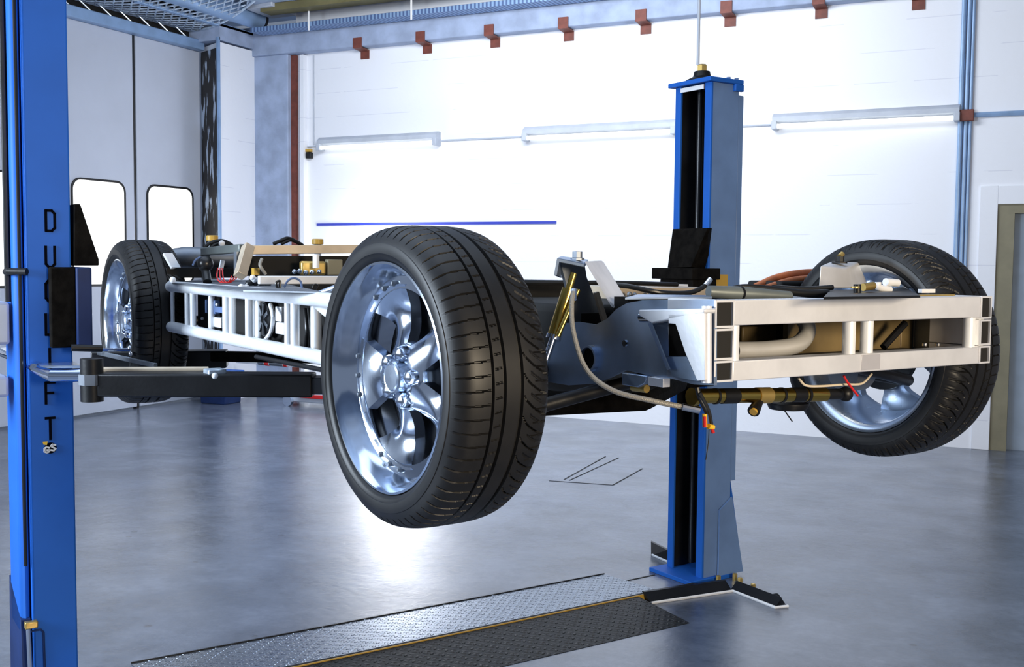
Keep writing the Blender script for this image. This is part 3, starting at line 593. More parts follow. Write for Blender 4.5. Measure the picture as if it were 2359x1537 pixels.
def rim_mb():
    mb = MB()
    # barrel: polished deep lip, step ring, inner barrel, rear flange
    prof = [(0.012, 0.246), (0.002, 0.2535), (-0.003, 0.2525), (-0.004, 0.2475), (0.003, 0.242), (0.012, 0.2375), (0.028, 0.231), (0.043, 0.2245), (0.047, 0.2215), (0.0475, 0.194), (0.052, 0.1925),
            (0.075, 0.197), (0.11, 0.212), (0.190, 0.228), (0.205, 0.236), (0.212, 0.2475), (0.214, 0.253), (0.206, 0.2535), (0.20, 0.243), (0.12, 0.226), (0.05, 0.243)]
    mb.lathe(prof, (0, 0, 0), (1, 0, 0), 128, closed=True)
    # hub
    mb.lathe([(0.110, 0.078), (0.056, 0.078), (0.048, 0.072), (0.042, 0.055), (0.042, 0.001)], (0, 0, 0), (1, 0, 0), 48)
    # five concave spokes flaring at the ring
    for k in range(5):
        a0 = math.radians(SP0+72*k); nr, ns = 14, 8; top, bot = [], []
        for i in range(nr):
            q = i/(nr-1); r = 0.058+q*0.146
            hw = (0.041-0.006*math.sin(PI*min(1, q*1.4)) + 0.050*max(0, q-0.5)**1.5/0.5**1.5)
            x = 0.040+0.004*q+0.022*math.sin(PI*q)
            for j in range(ns+1):
                s = -1+2*j/ns; w = s*hw; xx = x+0.012*s*s*math.sin(PI*q)
                y0, z0 = r*math.cos(w/r), r*math.sin(w/r)
                y, z = y0*math.cos(a0)-z0*math.sin(a0), y0*math.sin(a0)+z0*math.cos(a0)
                top.append((xx, y, z)); bot.append((xx+0.026, y, z))
        n = len(top); m = ns+1; fs = []
        for i in range(nr-1):
            for j in range(ns):
                fs.append((i*m+j, i*m+j+1, (i+1)*m+j+1, (i+1)*m+j)); fs.append((n+i*m+j, n+(i+1)*m+j, n+(i+1)*m+j+1, n+i*m+j+1))
            fs.append((i*m, (i+1)*m, n+(i+1)*m, n+i*m)); fs.append((i*m+ns, n+i*m+ns, n+(i+1)*m+ns, (i+1)*m+ns))
        for j in range(ns):
            fs.append((j, n+j, n+j+1, j+1)); e = (nr-1)*m; fs.append((e+j, e+j+1, n+e+j+1, n+e+j))
        mb.add(top+bot, fs)
    return mb
SP0 = -4
def place(mb, name, m, parent, ang=30):
    o = bpy.data.objects.new(name, mesh_from(mb, name, m, (0, 0, 0), True, ang)); C.objects.link(o); o.parent = parent; return o
def wheel_at(o, outer_t, l, zc, left, steer=0.0, sx=1.0):
    o.parent = ch; o.location = V((outer_t, l, zc))-CB; o.rotation_euler = (0, 0, (0 if left else PI)+steer); o.scale = (sx, 1, 1)
w0 = place(rim_mb(), 'wheel', M['chrome'], ch, 38)
ty = bpy.data.objects.new('tyre', tyre_mesh(1080, 74)); C.objects.link(ty); ty.parent = w0
place(MB().lathe([(0.045, 0.036), (0.022, 0.036), (0.018, 0.033), (0.019, 0.030), (0.017, 0.027), (0.016, 0.001)], (0, 0, 0), (1, 0, 0), 36), 'centre_cap', M['satin'], w0)
lug0 = None
for k in range(5):
    a0 = math.radians(SP0+36+72*k); y, z = 0.054*math.cos(a0), 0.054*math.sin(a0)
    place(MB().lathe([(0.050, 0.018), (0.034, 0.018), (0.026, 0.014), (0.023, 0.007), (0.022, 0.001)], (0, y, z), (1, 0, 0), 20), 'wheel_nut', M['chrome'], w0)
for k in range(5):
    for dd in (-12.5, 0, 12.5):
        a0 = math.radians(SP0+72*k+dd); y, z = 0.207*math.cos(a0), 0.207*math.sin(a0)
        place(MB().lathe([(0.050, 0.0065), (0.041, 0.0065), (0.037, 0.004), (0.0365, 0.0005)], (0, y, z), (1, 0, 0), 10), 'rim_bolt', M['plate_dk'], w0)
place(MB().lathe([(0.112, 0.180), (0.114, 0.184), (0.128, 0.184), (0.130, 0.180), (0.130, 0.06), (0.112, 0.06)], (0, 0, 0), (1, 0, 0), 48, closed=True), 'brake_disc', M['black'], w0)
place(MB().lathe([(0.108, 0.06), (0.190, 0.06), (0.22, 0.05), (0.23, 0.001)], (0, 0, 0), (1, 0, 0), 32), 'hub_carrier', M['black'], w0)
WT, WL, WZ = 1.055, 2.112, 1.350
wheel_at(w0, WT, WL, WZ, True, math.radians(1.6)); w0['label'] = 'nearest polished wheel'
w1 = copy_tree(w0); wheel_at(w1, 2.90, 2.155, 1.352, False, math.radians(0)); w1['label'] = 'right wheel seen from its inner side'
w1.data = w1.data.copy(); w1.data.materials[0] = M['satin']
for c_ in w1.children:
    if c_.name.startswith('brake_disc'): c_.scale = (1, 0.70, 0.70)
w2 = copy_tree(w0); wheel_at(w2, 1.072, 4.52, 1.352, True, math.radians(-1), 0.90); w2['label'] = 'far left wheel beyond the lift post'
w3 = copy_tree(w0); wheel_at(w3, 2.72, 4.52, 1.352, False, 0, 0.80); w3['label'] = 'far right wheel hidden behind the near wheel'

# ---- bumper frame
BL = 1.585; zt, zb = 1.5305, 1.3655
tl0, tl1 = L(1690, 790, BL)[0], L(2256, 770, BL)[0]
te0, te1 = L(1645, 790, BL)[0], L(2281, 770, BL)[0]
zu, zd = L(1693, 750, BL)[2], L(1697, 832, BL)[2]
part(MB().box((tl0, BL, zu), (tl1, BL+0.045, zt)), 'bumper_beam', M['alu'], ch, bevel=0.002)
part(MB().box((tl0, BL, zb), (tl1, BL+0.045, zd)), 'bumper_beam', M['alu'], ch, bevel=0.002)
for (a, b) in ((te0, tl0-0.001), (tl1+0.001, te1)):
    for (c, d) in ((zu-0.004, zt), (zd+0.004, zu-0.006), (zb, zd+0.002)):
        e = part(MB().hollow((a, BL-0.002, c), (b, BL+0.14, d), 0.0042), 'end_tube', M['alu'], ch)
        part(MB().box((a+0.004, BL+0.003, c+0.004), (b-0.004, BL+0.13, d-0.004)), 'shade_plug', M['void'], e)  # added black filler: shade inside the open tube, put in as colour
for px in (1688, 1957, 1998, 2233, 2252):
    t_ = L(px, 780, BL+0.02)[0]; part(MB().tube([(t_, BL+0.022, zd), (t_, BL+0.022, zu)], 0.0145, 20), 'bumper_upright', M['alu_tube'], ch)
t_ = L(2006, 860, BL)[0]; part(MB().box((t_-0.034, BL-0.0015, zb+0.004), (t_+0.03, BL, zd-0.003)), 'joint_plate', M['alu_dull'], ch, bevel=0.0007)
part(MB().box((te1, BL+0.03, 1.495), (te1+0.022, BL+0.07, 1.522)), 'end_lug', M['alu'], ch, bevel=0.004)

# ---- left side plate, gusset, tabs
ST = te0
def TP(pts, t=ST): return [T(x, y, t) for x, y in pts]
outl = [(1240, 860), (1262, 800), (1300, 745), (1330, 742), (1372, 748), (1398, 735), (1420, 712), (1445, 698), (1480, 692), (1560, 690), (1645, 690), (1645, 888), (1598, 886), (1545, 872), (1500, 866), (1440, 853), (1400, 872), (1372, 884), (1310, 888), (1262, 880)]
part(MB().prism(TP(outl), (0.008, 0, 0)), 'side_plate', M['plate'], ch)
def circ(x, y, r, n=24): # ring in the plane of the side plate
    c = V(T(x, y, ST)); return [(ST, c.y+r*math.cos(2*PI*k/n), c.z+r*math.sin(2*PI*k/n)) for k in range(n)]
part(MB().ring(circ(1362, 826, 0.031), circ(1362, 826, 0.026), (-0.012, 0, 0)), 'boss_ring', M['plate'], ch)
part(MB().prism(circ(1362, 826, 0.0255), (-0.004, 0, 0)), 'boss_recess', M['black_brown'], ch)
part(MB().prism(circ(1440, 791, 0.0072, 14), (-0.003, 0, 0)), 'plate_hole', M['rod'], ch)
part(MB().prism(circ(1441.5, 791, 0.005, 14), (-0.0045, 0, 0)), 'plate_hole', M['void'], ch)
GT = ST-0.035
o_ = TP([(1472, 716), (1618, 712), (1632, 728), (1634, 874), (1612, 880), (1585, 840), (1562, 770), (1500, 745)], GT)
gp = part(MB().prism(TP([(1470, 714), (1622, 711), (1622, 722), (1500, 745), (1472, 728)], GT), (0.033, 0, 0)), 'gusset_flange', M['alu'], ch, bevel=0.003)
part(MB().prism(TP([(1540, 724), (1622, 722), (1624, 876), (1606, 878), (1578, 812), (1556, 747), (1540, 745)], GT), (0.006, 0, 0)), 'gusset_face', M['alu'], ch, bevel=0.001)
part(MB().prism([T(1492, 745, ST), T(1500, 745, GT), T(1542, 850, GT), T(1536, 852, ST)], (0, -0.004, 0)), 'gusset_web', M['plate'], ch)
part(MB().prism(TP([(1500, 745), (1540, 745), (1543, 820), (1530, 820)], ST-0.001), (-0.002, 0, 0)), 'gusset_back', M['satin'], ch)
part(MB().prism(TP([(1543, 746), (1556, 747), (1580, 812), (1582, 820), (1543, 820)], ST-0.002), (-0.002, 0, 0)), 'gusset_window', M['black_brown'], ch)
part(MB().prism(TP([(1528, 822), (1582, 822), (1606, 878), (1550, 868)], ST-0.02), (0.004, 0, 0)), 'gusset_lower', M['plate'], ch)
part(MB().tube([T(1478, 731, ST-0.018), T(1514, 731, ST-0.018)], 0.011, 16), 'pivot_bush', M['chrome'], ch)
part(MB().tube([T(1628, 705, GT+0.02), T(1628, 882, GT+0.02)], 0.010, 12), 'weld_tube', M['alu'], ch)
part(MB().prism(TP([(1442, 858), (1500, 866), (1494, 884), (1478, 892), (1442, 886)]), (-0.012, 0, 0)), 'lower_tab', M['plate'], ch, bevel=0.002)
part(MB().box(V(T(1527, 893, ST-.02)), V(T(1493, 868, ST-.02))+V((0.02, 0, 0))), 'lower_tab', M['alu'], ch, bevel=0.001)
part(MB().tube([T(1458, 892, ST+.02), T(1490, 896, ST+.02)], 0.009, 12), 'bush', M['brassbox'], ch)
# right-hand side plate (mirror side, behind the bumper)
part(MB().prism([(te1-0.008, BL+0.05, zb), (te1-0.008, 2.25, zb), (te1-0.008, 2.25, 1.50), (te1-0.008, BL+0.05, zt)], (0.008, 0, 0)), 'side_plate', M['plate_dk'], ch)

# ---- left suspension tower, damper and brake hose
tw = 1.46
top = [(1284, 594), (1346, 606), (1360, 616), (1440, 690), (1412, 706), (1345, 622), (1286, 607), (1276, 632)]
part(MB().prism([L(1283, 594, 2.05), L(1292, 590, 2.16), L(1355, 598, 2.16), L(1346, 607, 2.05)], (0, 0, -0.010)), 'tower_top', M['plate'], ch, bevel=0.002)
part(MB().prism([L(1346, 602, 2.05), L(1385, 600, 2.22), L(1440, 690, 2.14), L(1408, 706, 1.98)], (0.008, 0.0, -0.004)), 'tower_strut', M['alu'], ch, bevel=0.001)
part(MB().prism([L(1290, 600, 2.12), L(1346, 604, 2.12), L(1352, 640, 2.12), L(1392, 742, 2.12), L(1300, 760, 2.12), L(1306, 660, 2.12)], (0, 0.01, 0)), 'tower_web', M['plate_dk'], ch)
part(MB().prism([L(1283, 596, 2.05), L(1292, 592, 2.16), L(1290, 640, 2.16), L(1276, 634, 2.05)], (0.008, 0, 0)), 'tower_cheek', M['plate'], ch)
part(MB().prism([L(1372, 675, 2.10), L(1380, 672, 2.10), L(1402, 742, 2.10), L(1392, 746, 2.10)], (0, 0.01, 0)), 'tower_brace', M['cream'], ch)
b_ = V(L(1330, 600, 2.09)); part(MB().lathe([(0, 0.017), (0.006, 0.017), (0.007, 0.012), (0.021, 0.012), (0.022, 0.0001)], b_, (0, 0, 1), 8), 'tower_bolt', M['plate_dk'], ch)
dl = 2.04
d0, d1, d2 = V(L(1322, 630, dl)), V(L(1276, 775, dl)), V(L(1244, 868, dl))
dm = part(MB().tube([d0, d0.lerp(d1, .25), d0.lerp(d1, .26), d1], [0.008, 0.009, 0.016, 0.016], 20), 'damper', M['gold'], ch)
part(MB().tube([d1, d2], 0.0085, 14), 'damper_rod', M['rod'], dm)
part(MB().tube([d1-(d2-d1)*0.02, d1+(d2-d1)*0.08], 0.018, 18), 'damper_collar', M['rod'], dm)
part(MB().tube([V(L(1332, 668, dl-.03)), V(L(1300, 740, dl-.03)), V(L(1285, 775, dl-.03))], 0.006, 12), 'reservoir', M['gold'], dm)
hp = [L(1322, 668, 1.98), L(1317, 700, 1.96), L(1321, 765, 1.93), L(1350, 850, 1.88), L(1410, 899, 1.82), L(1500, 923, 1.76), L(1575, 938, 1.72)]
part(MB().tube(hp, 0.0058, 10, smooth=6), 'brake_hose', M['hose'], ch)
part(MB().tube([L(1322, 668, 1.98), L(1321, 690, 1.97)], 0.0075, 10)  , 'hose_end', M['rod'], ch); part(MB().tube([L(1572, 937, 1.72), L(1612, 945, 1.70)], 0.008, 10), 'hose_end', M['rod'], ch)

# ---- gold actuator beneath the bumper
al = 1.72
ac = part(MB().tube([L(1594, 913, al), L(1900, 909, al)], 0.0165, 24), 'actuator', M['gold'], ch)
def band(x0, x1, r, m, nm):
    f = lambda x: L(x, 914-(x-1594)*0.018, al)
    part(MB().tube([f(x0), f(x1)], r, 24), nm, m, ac)
band(1593, 1603, 0.0195, M['gold'], 'end_ring'); band(1645, 1650, 0.0178, M['black'], 'seal_ring')
band(1661, 1696, 0.0172, M['black'], 'black_sleeve'); band(1742, 1772, 0.0185, M['brassbox'], 'valve_collar')
band(1797, 1802, 0.0178, M['black'], 'seal_ring'); band(1822, 1850, 0.0172, M['black'], 'black_sleeve'); band(1855, 1860, 0.018, M['black'], 'seal_ring')
band(1898, 1935, 0.013, M['black'], 'rod_end'); part(MB().ball(L(1948, 908, al), 0.018), 'ball_joint', M['black'], ac)
part(MB().tube([L(1750, 920, al), L(1736, 948, al-.02)], [0.010, 0.014], 14), 'port', M['black'], ac)
part(MB().tube([L(1737, 946, al-.02), L(1735, 950, al-.022)], 0.009, 12), 'port_cap', M['mustard'], ac)
part(MB().lathe([(0, 0.001), (0.004, 0.045), (0.014, 0.05), (0.02, 0.05)], L(1815, 946, al+.10), (0, 0, 1), 24), 'lower_pan', M['black'], ch)
cb_ = part(MB().tube([L(1606, 893, 1.70), L(1612, 915, 1.695), L(1624, 940, 1.69), L(1629, 952, 1.69)], 0.0055, 10, smooth=4).tube([L(1612, 905, 1.69), L(1632, 945, 1.685), L(1639, 978, 1.685)], 0.004, 8, smooth=4), 'sensor_cable', M['rubber'], ch)
part(MB().tube([L(1623, 954, 1.69), L(1624, 984, 1.69)], 0.0052, 12), 'connector', M['yellow'], cb_)
part(MB().tube([L(1623, 960, 1.684), L(1623.5, 984, 1.684)], 0.0035, 10), 'red_pin', M['red'], cb_)
part(MB().tube([L(1632, 982, 1.685), L(1643, 985, 1.685)], 0.006, 12), 'connector', M['yellow'], cb_)
part(MB().tube([L(1640, 988, 1.684), L(1643, 997, 1.684)], 0.004, 10), 'red_pin', M['red'], cb_)
part(MB().tube([L(1634, 985, 1.685), L(1632, 1020, 1.685), L(1626, 1060, 1.685)], 0.0012, 6), 'thin_lead', M['rubber'], cb_)
part(MB().tube([L(1803, 940, 1.8), L(1825, 971, 1.8)], 0.0016, 6), 'cable_tie', M['rubber'], ch)
part(MB().tube([L(1840, 872, 1.68), L(1856, 888, 1.68), L(1890, 890, 1.68), L(1945, 886, 1.69), L(1985, 884, 1.70), L(2008, 862, 1.72)], 0.0028, 8, smooth=5), 'loose_wire', M['cream'], ch)
part(MB().tube([L(1944, 866, 1.67), L(1950, 878, 1.67), L(1976, 912, 1.67)], 0.0028, 8), 'loose_wire', M['red'], ch)

# ---- behind the bumper bars
part(MB().tube([L(1690, 808, 1.70), L(1760, 806, 1.70), L(1828, 797, 1.70), L(1856, 775, 1.72), L(1858, 748, 1.74), L(1838, 728, 1.78), L(1780, 722, 1.84)], 0.0195, 18, smooth=6), 'coolant_duct', M['silver_hose'], ch)
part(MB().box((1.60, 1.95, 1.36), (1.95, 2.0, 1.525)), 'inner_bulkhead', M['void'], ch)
part(MB().box(V(L(1710, 795, 1.9)), V(L(1790, 750, 1.9))+V((0, .03, 0))), 'brass_block', M['khaki'], ch, bevel=0.004)
kp = part(MB().box((1.97, 1.80, 1.37), (2.44, 1.815, 1.515)), 'radiator_panel', M['khaki'], ch)
for px in (2075, 2105, 2135): part(MB().box(V(L(px, 800, 1.797)), V(L(px+3, 738, 1.797))+V((0, 0.003, 0))), 'panel_rib', M['beige'], kp, smooth=False)
part(MB().tube([L(2035, 800, 1.74), L(2085, 745, 1.74)], 0.009, 10), 'steering_link', M['black'], ch)
part(MB().box((1.95, 1.64, 1.372), (2.44, 1.80, 1.380)), 'tray_floor', M['khaki'], ch)
for px in (2130, 2160): part(MB().lathe([(0, 0.006), (0.006, 0.006), (0.008, 0.003)], L(px, 797, 1.68), (0, 0, 1), 10), 'tray_screw', M['rod'], ch)
# main undertray mass, dark, between the side plates
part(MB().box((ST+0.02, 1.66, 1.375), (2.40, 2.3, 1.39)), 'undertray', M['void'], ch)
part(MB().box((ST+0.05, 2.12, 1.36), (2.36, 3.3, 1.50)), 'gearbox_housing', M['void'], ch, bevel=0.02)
part(MB().lathe([(0, 0.05), (0.03, 0.11), (0.10, 0.15), (0.16, 0.15)], (1.86, 2.55, 1.235), (0, 0, 1), 32), 'differential', M['void'], ch)
part(MB().tube([(1.30, WL+.02, 1.33), (1.62, 2.2, 1.345)], 0.022, 14), 'drive_shaft', M['black'], ch)
part(MB().tube([(1.30, 1.98, 1.27), (1.66, 1.95, 1.335)], 0.016, 12).tube([(1.30, 2.02, 1.27), (1.66, 2.35, 1.335)], 0.016, 12), 'wishbone', M['black'], ch)
part(MB().tube([(2.70, WL, 1.34), (2.36, 2.15, 1.345)], 0.024, 14), 'drive_shaft', M['black'], ch)
part(MB().tube([(2.70, 2.0, 1.27), (2.38, 1.93, 1.33)], 0.017, 12).tube([(2.70, 2.02, 1.27), (2.38, 2.3, 1.33)], 0.017, 12), 'wishbone', M['black'], ch)
part(MB().lathe([(0, 0.05), (0.08, 0.055), (0.12, 0.035)], (2.46, 2.04, 1.30), (1, 0.1, 0), 24), 'hub_motor', M['plate_dk'], ch)

# ---- top deck behind the bumper
part(MB().prism([(ST+0.01, BL+0.05, 1.512), (te1, BL+0.05, 1.512), (te1, 2.35, 1.512), (ST+0.01, 1.86, 1.512)], (0, 0, 0.006)), 'top_deck', M['plate_dk'], ch)
part(MB().prism([Z(1440, 690, 1.525), Z(1640, 688, 1.525), Z(1640, 684, 1.525), Z(1470, 682, 1.525)], (0, 0, 0.004)), 'deck_flange', M['plate'], ch)
ct = part(MB().tube([L(1632, 672, 1.85), L(1705, 676, 1.83), L(1820, 683, 1.80)], [0.014, 0.0165, 0.012], 16), 'coolant_tube', M['greengrey'], ch)
part(MB().tube([L(1702, 676, 1.83), L(1706, 676, 1.83)], 0.0178, 16), 'hose_clip', M['black'], ct)
part(MB().tube([L(1676, 666, 1.86), L(1712, 660, 1.85), L(1760, 664, 1.84), L(1850, 676, 1.82), L(1905, 677, 1.82)], [0.004, 0.0115], 12, smooth=5), 'black_hose', M['rubber'], ch)
part(MB().tube([L(1780, 662, 1.9), L(1850, 666, 1.88), L(1918, 662, 1.86)], 0.0065, 10, smooth=4), 'black_hose', M['rubber'], ch)
part(MB().tube([L(1400, 655, 2.3), L(1450, 660, 2.25), L(1520, 674, 2.2), L(1590, 674, 2.2), L(1628, 656, 2.2), L(1637, 643, 2.2)], 0.0068, 10, smooth=5), 'black_hose', M['rubber'], ch)
part(MB().tube([L(1625, 658, 2.195), L(1637, 643, 2.195)], 0.0072, 10), 'hose_end', M['rod'], ch)
part(MB().tube([L(1740, 662, 2.5), L(1790, 640, 2.5), L(1850, 629, 2.5), L(1905, 628, 2.5)], 0.0125, 12, smooth=5), 'orange_hose', M['orange'], ch)
part(MB().tube([L(1765, 664, 2.45), L(1815, 648, 2.45), L(1860, 642, 2.45), L(1905, 642, 2.45)], 0.011, 12, smooth=5), 'orange_hose', M['orange'], ch)
part(MB().box(V(L(1800, 668, 2.42)), V(L(1892, 648, 2.42))+V((0, 0.15, 0))), 'pump_body', M['void'], ch, bevel=0.008)
# right suspension tower
rl = 2.08
sb = part(MB().add([L(1886, 664, rl), L(1958, 664, rl), L(2003, 664, rl+.10), L(1925, 662, rl+.12), L(1890, 612, rl), L(1948, 618, rl), L(1978, 604, rl+.10), L(1915, 602, rl+.10)],
     [(0,1,5,4), (1,2,6,5), (4,5,6,7), (2,3,7,6), (3,0,4,7), (0,3,2,1)]), 'tower_box', M['alu'], ch, bevel=0.004)
b_ = V(L(1934, 607, rl+.04)); part(MB().lathe([(0, 0.022), (0.005, 0.022), (0.006, 0.013), (0.02, 0.013)], b_, (0, 0, 1), 8), 'tower_bolt', M['black'], sb)
part(MB().tube([b_+V((0, 0, .02)), b_+V((0.012, 0, .028))], 0.008, 10), 'bolt_tip', M['brassbox'], sb)
part(MB().prism([Z(1897, 690, 1.533), Z(1912, 674, 1.533), Z(2080, 664, 1.533), Z(2120, 686, 1.533)], (0, 0, 0.005)), 'black_tray', M['black'], ch)
part(MB().tube([L(1975, 692, 1.72), L(1975, 655, 1.72)], 0.009, 14), 'clamp_post', M['black'], ch); part(MB().tube([L(1970, 660, 1.71), L(1970, 664, 1.71)], 0.0105, 14), 'clamp_post', M['brassbox'], ch)
part(MB().tube([L(1988, 662, 1.74), L(2012, 658, 1.74)], 0.0095, 14), 'pipe_fitting', M['brassbox'], ch); part(MB().ball(L(2004, 655, 1.76), 0.011), 'pipe_fitting', M['chrome'], ch)
part(MB().tube([L(2022, 650, 1.80), L(2024, 662, 1.80), L(2050, 668, 1.80)], 0.009, 12, smooth=4), 'pipe_elbow', M['whitep'], ch)
part(MB().tube([L(2040, 650, 1.80), L(2068, 652, 1.80)], 0.010, 12), 'pipe_elbow', M['whitep'], ch)
part(MB().box(V(L(2026, 686, 1.66)), V(L(2200, 678, 1.66))+V((0, 0.012, 0))), 'gold_strip', M['brassbox'], ch)
part(MB().box(V(L(2124, 675, 1.70)), V(L(2155, 666, 1.70))+V((0, 0.012, 0))), 'white_tag', M['whitep'], ch)

# ---- centre section: dark housing and pale deck seen between the near wheel and right post
part(MB().prism([L(1150, 648, 2.7), L(1300, 648, 2.7), L(1320, 760, 2.7), L(1150, 800, 2.7)], (0.05, 0.4, 0)), 'battery_box', M['void'], ch, bevel=0.006)
part(MB().tube([L(1150, 648, 2.69), L(1300, 650, 2.69)], 0.006, 8), 'box_edge', M['rubber'], ch)
part(MB().prism([L(1405, 690, 2.5), L(1640, 690, 2.5), L(1640, 664, 2.5), L(1405, 662, 2.5)], (0.0, 0.5, 0.012)), 'rear_deck', M['beige'], ch)
for q in ((1450, 678), (1462, 680), (1500, 676), (1525, 680)): part(MB().ball(L(*q, 2.47), 0.008, 8) if 1 else MB().lathe([(0, .008), (.008, .008), (.01, .004)], Z(*q, 1.545), (0, 0, 1), 10), 'deck_bolt', M['plate_dk'], ch)
part(MB().box(V(L(1542, 662, 2.8)), V(L(1585, 655, 2.8))+V((0, 0.03, 0))), 'deck_block', M['whitep'], ch)
part(MB().tube([L(1200, 652, 2.6), L(1420, 652, 2.5), L(1560, 656, 2.5)], 0.007, 8, smooth=4), 'black_hose', M['rubber'], ch)

# ---- left tubular side truss
RTt = 1.185
def rl_(x, y): return V(T(x, y, RTt))
ua, ub, la, lb_ = rl_(393, 660), rl_(745, 691), rl_(395, 753), rl_(745, 825)
ub2 = ub+(ub-ua)*0.25; lb2 = lb_+(lb_-la)*0.25
RR = 0.0205
part(MB().tube([ua, ub2], RR, 24).ball(ua, RR), 'truss_tube', M['alu_tube'], ch); part(MB().tube([la, lb2], RR, 24).ball(la, RR), 'truss_tube', M['alu_tube'], ch)
def upr(px, r, dt=0.0):
    f = (px-393)/(745-393)
    # parameter along the tube measured by the pixel column
    def at(p, q):
        lo, hi = 0.0, 1.3
        for _ in range(40):
            m = (lo+hi)/2; v = p.lerp(q, m); w = TX*v.x+LY*v.y+V((0, 0, v.z)); d = w-EYEP
            X_ = 1179.5+FPX*d.dot(RT)/d.dot(FW)
            if X_ < px: lo = m
            else: hi = m
        return p.lerp(q, lo)
    u_, l_ = at(ua, ub), at(la, lb_); l_ = V((l_.x, u_.y, l_.z)); o = V((dt, 0, 0))
    part(MB().tube([u_+o, l_+o], r, 16), 'truss_upright', M['alu_tube'], ch)
for px, r in ((397, 0.0075), (431, 0.010), (444, 0.011), (522, 0.0145), (535, 0.012), (573, 0.012), (663, 0.0105), (680, 0.014)): upr(px, r)
for px, r in ((455, 0.012), (550, 0.013), (562, 0.013), (690, 0.016)): upr(px, r, 0.05)
part(MB().tube([rl_(700, 694)+V((0.03, 0, 0)), rl_(760, 745)+V((0.03, 0, 0))], 0.014, 14), 'truss_brace', M['alu_tube'], ch)
part(MB().tube([rl_(708, 690)+V((0.02, 0, 0.01)), rl_(750, 660)+V((0.1, 0, 0.02))], 0.009, 12), 'truss_brace', M['satin'], ch)
part(MB().tube([rl_(590, 822), rl_(690, 842), rl_(745, 853)], 0.007, 12), 'brake_line', M['black'], ch)
# dark tub behind the truss and the units inside
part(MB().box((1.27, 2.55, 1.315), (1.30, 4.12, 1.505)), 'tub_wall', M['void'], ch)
part(MB().box((1.20, 2.55, 1.322), (2.62, 4.14, 1.335)), 'floor_pan', M['plate_dk'], ch)
def inbox(x0, y0, x1, y1, m, nm, t=1.24, d=0.02, bevel=0.002):
    a, b = V(T(x0, y0, t)), V(T(x1, y1, t)); part(MB().box((t, min(a.y, b.y), min(a.z, b.z)), (t+d, max(a.y, b.y), max(a.z, b.z))), nm, m, ch, bevel=bevel)
inbox(472, 690, 495, 724, M['slate'], 'control_unit'); inbox(494, 706, 514, 722, M['slate'], 'control_unit'); inbox(488, 730, 509, 756, M['whitep'], 'fuse_box')
inbox(404, 672, 424, 742, M['slate'], 'relay_board', 1.255); inbox(634, 742, 654, 772, M['whitep'], 'fuse_box', 1.23); inbox(634, 706, 648, 742, M['whitep'], 'label_plate', 1.25)
for q in ((409, 722), (412, 730), (418, 738), (414, 706), (466, 734), (500, 702)): part(MB().ball(T(*q, 1.245), 0.006), 'terminal', M['whitep'], ch)
c = V(T(607, 735, 1.235)); part(MB().lathe([(0, 0.001), (0, 0.055), (0.02, 0.06), (0.02, 0.001)], c, (1, 0, 0), 30), 'cooling_fan', M['rubber'], ch)
for k in range(7):
    a0 = 2*PI*k/7; part(MB().beam(c+V((-.003, 0.012*math.cos(a0), 0.012*math.sin(a0))), c+V((-.003, 0.05*math.cos(a0), 0.05*math.sin(a0))), 0.012, 0.004, up=(1, 0, 0)), 'fan_blade', M['plate_dk'], ch)
part(MB().tube([T(623, 702, 1.23), T(629, 730, 1.22), T(624, 765, 1.23), T(610, 785, 1.23)], 0.007, 10, smooth=4), 'white_hose', M['whitep'], ch)
for k, px in enumerate((703, 712, 722)):
    part(MB().tube([T(px, 712, 1.26), T(px+4, 760, 1.25), T(px+2, 800, 1.26)], 0.006, 10, smooth=4), 'black_hose', M['rubber'], ch)
part(MB().tube([T(420, 672, 1.25), T(415, 690, 1.24), T(418, 712, 1.25)], 0.004, 8), 'white_hose', M['whitep'], ch)
# left top plates and wiring
part(MB().prism([Z(396, 653, 1.515), Z(470, 645, 1.515), Z(620, 648, 1.515), Z(745, 676, 1.515), Z(560, 672, 1.515)], (0, 0, 0.004)), 'sill_plate', M['plate_dk'], ch)
part(MB().box(V(L(598, 655, 3.35)), V(L(800, 636, 3.35))+V((0, 0.02, 0))), 'battery_cover', M['whitep'], ch, bevel=0.003)
part(MB().tube([L(655, 662, 3.2), L(664, 646, 3.2), L(678, 641, 3.2), L(692, 648, 3.2), L(696, 664, 3.2)], 0.0035, 8, smooth=4), 'cable_loop', M['slate'], ch)
part(MB().tube([L(640, 668, 3.2), L(636, 652, 3.2), L(645, 648, 3.2), L(644, 664, 3.2)], 0.004, 8, smooth=4), 'cable_loop', M['rubber'], ch)
part(MB().tube([L(720, 665, 3.1), L(724, 656, 3.1), L(732, 658, 3.1), L(728, 668, 3.1)], 0.003, 8, smooth=4), 'cable_loop', M['rubber'], ch)
for q in ((574, 654), (588, 650), (604, 652), (616, 654)): part(MB().ball(L(*q, 3.5), 0.013), 'plug', M['rubber'], ch)
for q in ((556, 661), (567, 662), (582, 640), (586, 644), (398, 645)): part(MB().ball(L(*q, 3.45), 0.010), 'white_plug', M['whitep'], ch)
for k in range(3):
    part(MB().tube([L(502+5*k, 618, 3.9), L(500+7*k, 638, 3.85), L(508+6*k, 650, 3.8), L(526+3*k, 650, 3.8), L(534+8*k, 636, 3.8)], 0.0022, 8, smooth=4), 'red_wire', M['red'], ch)
part(MB().beam(L(513, 600, 3.95), L(508, 622, 3.95), 0.014, 0.014), 'white_plug', M['whitep'], ch)
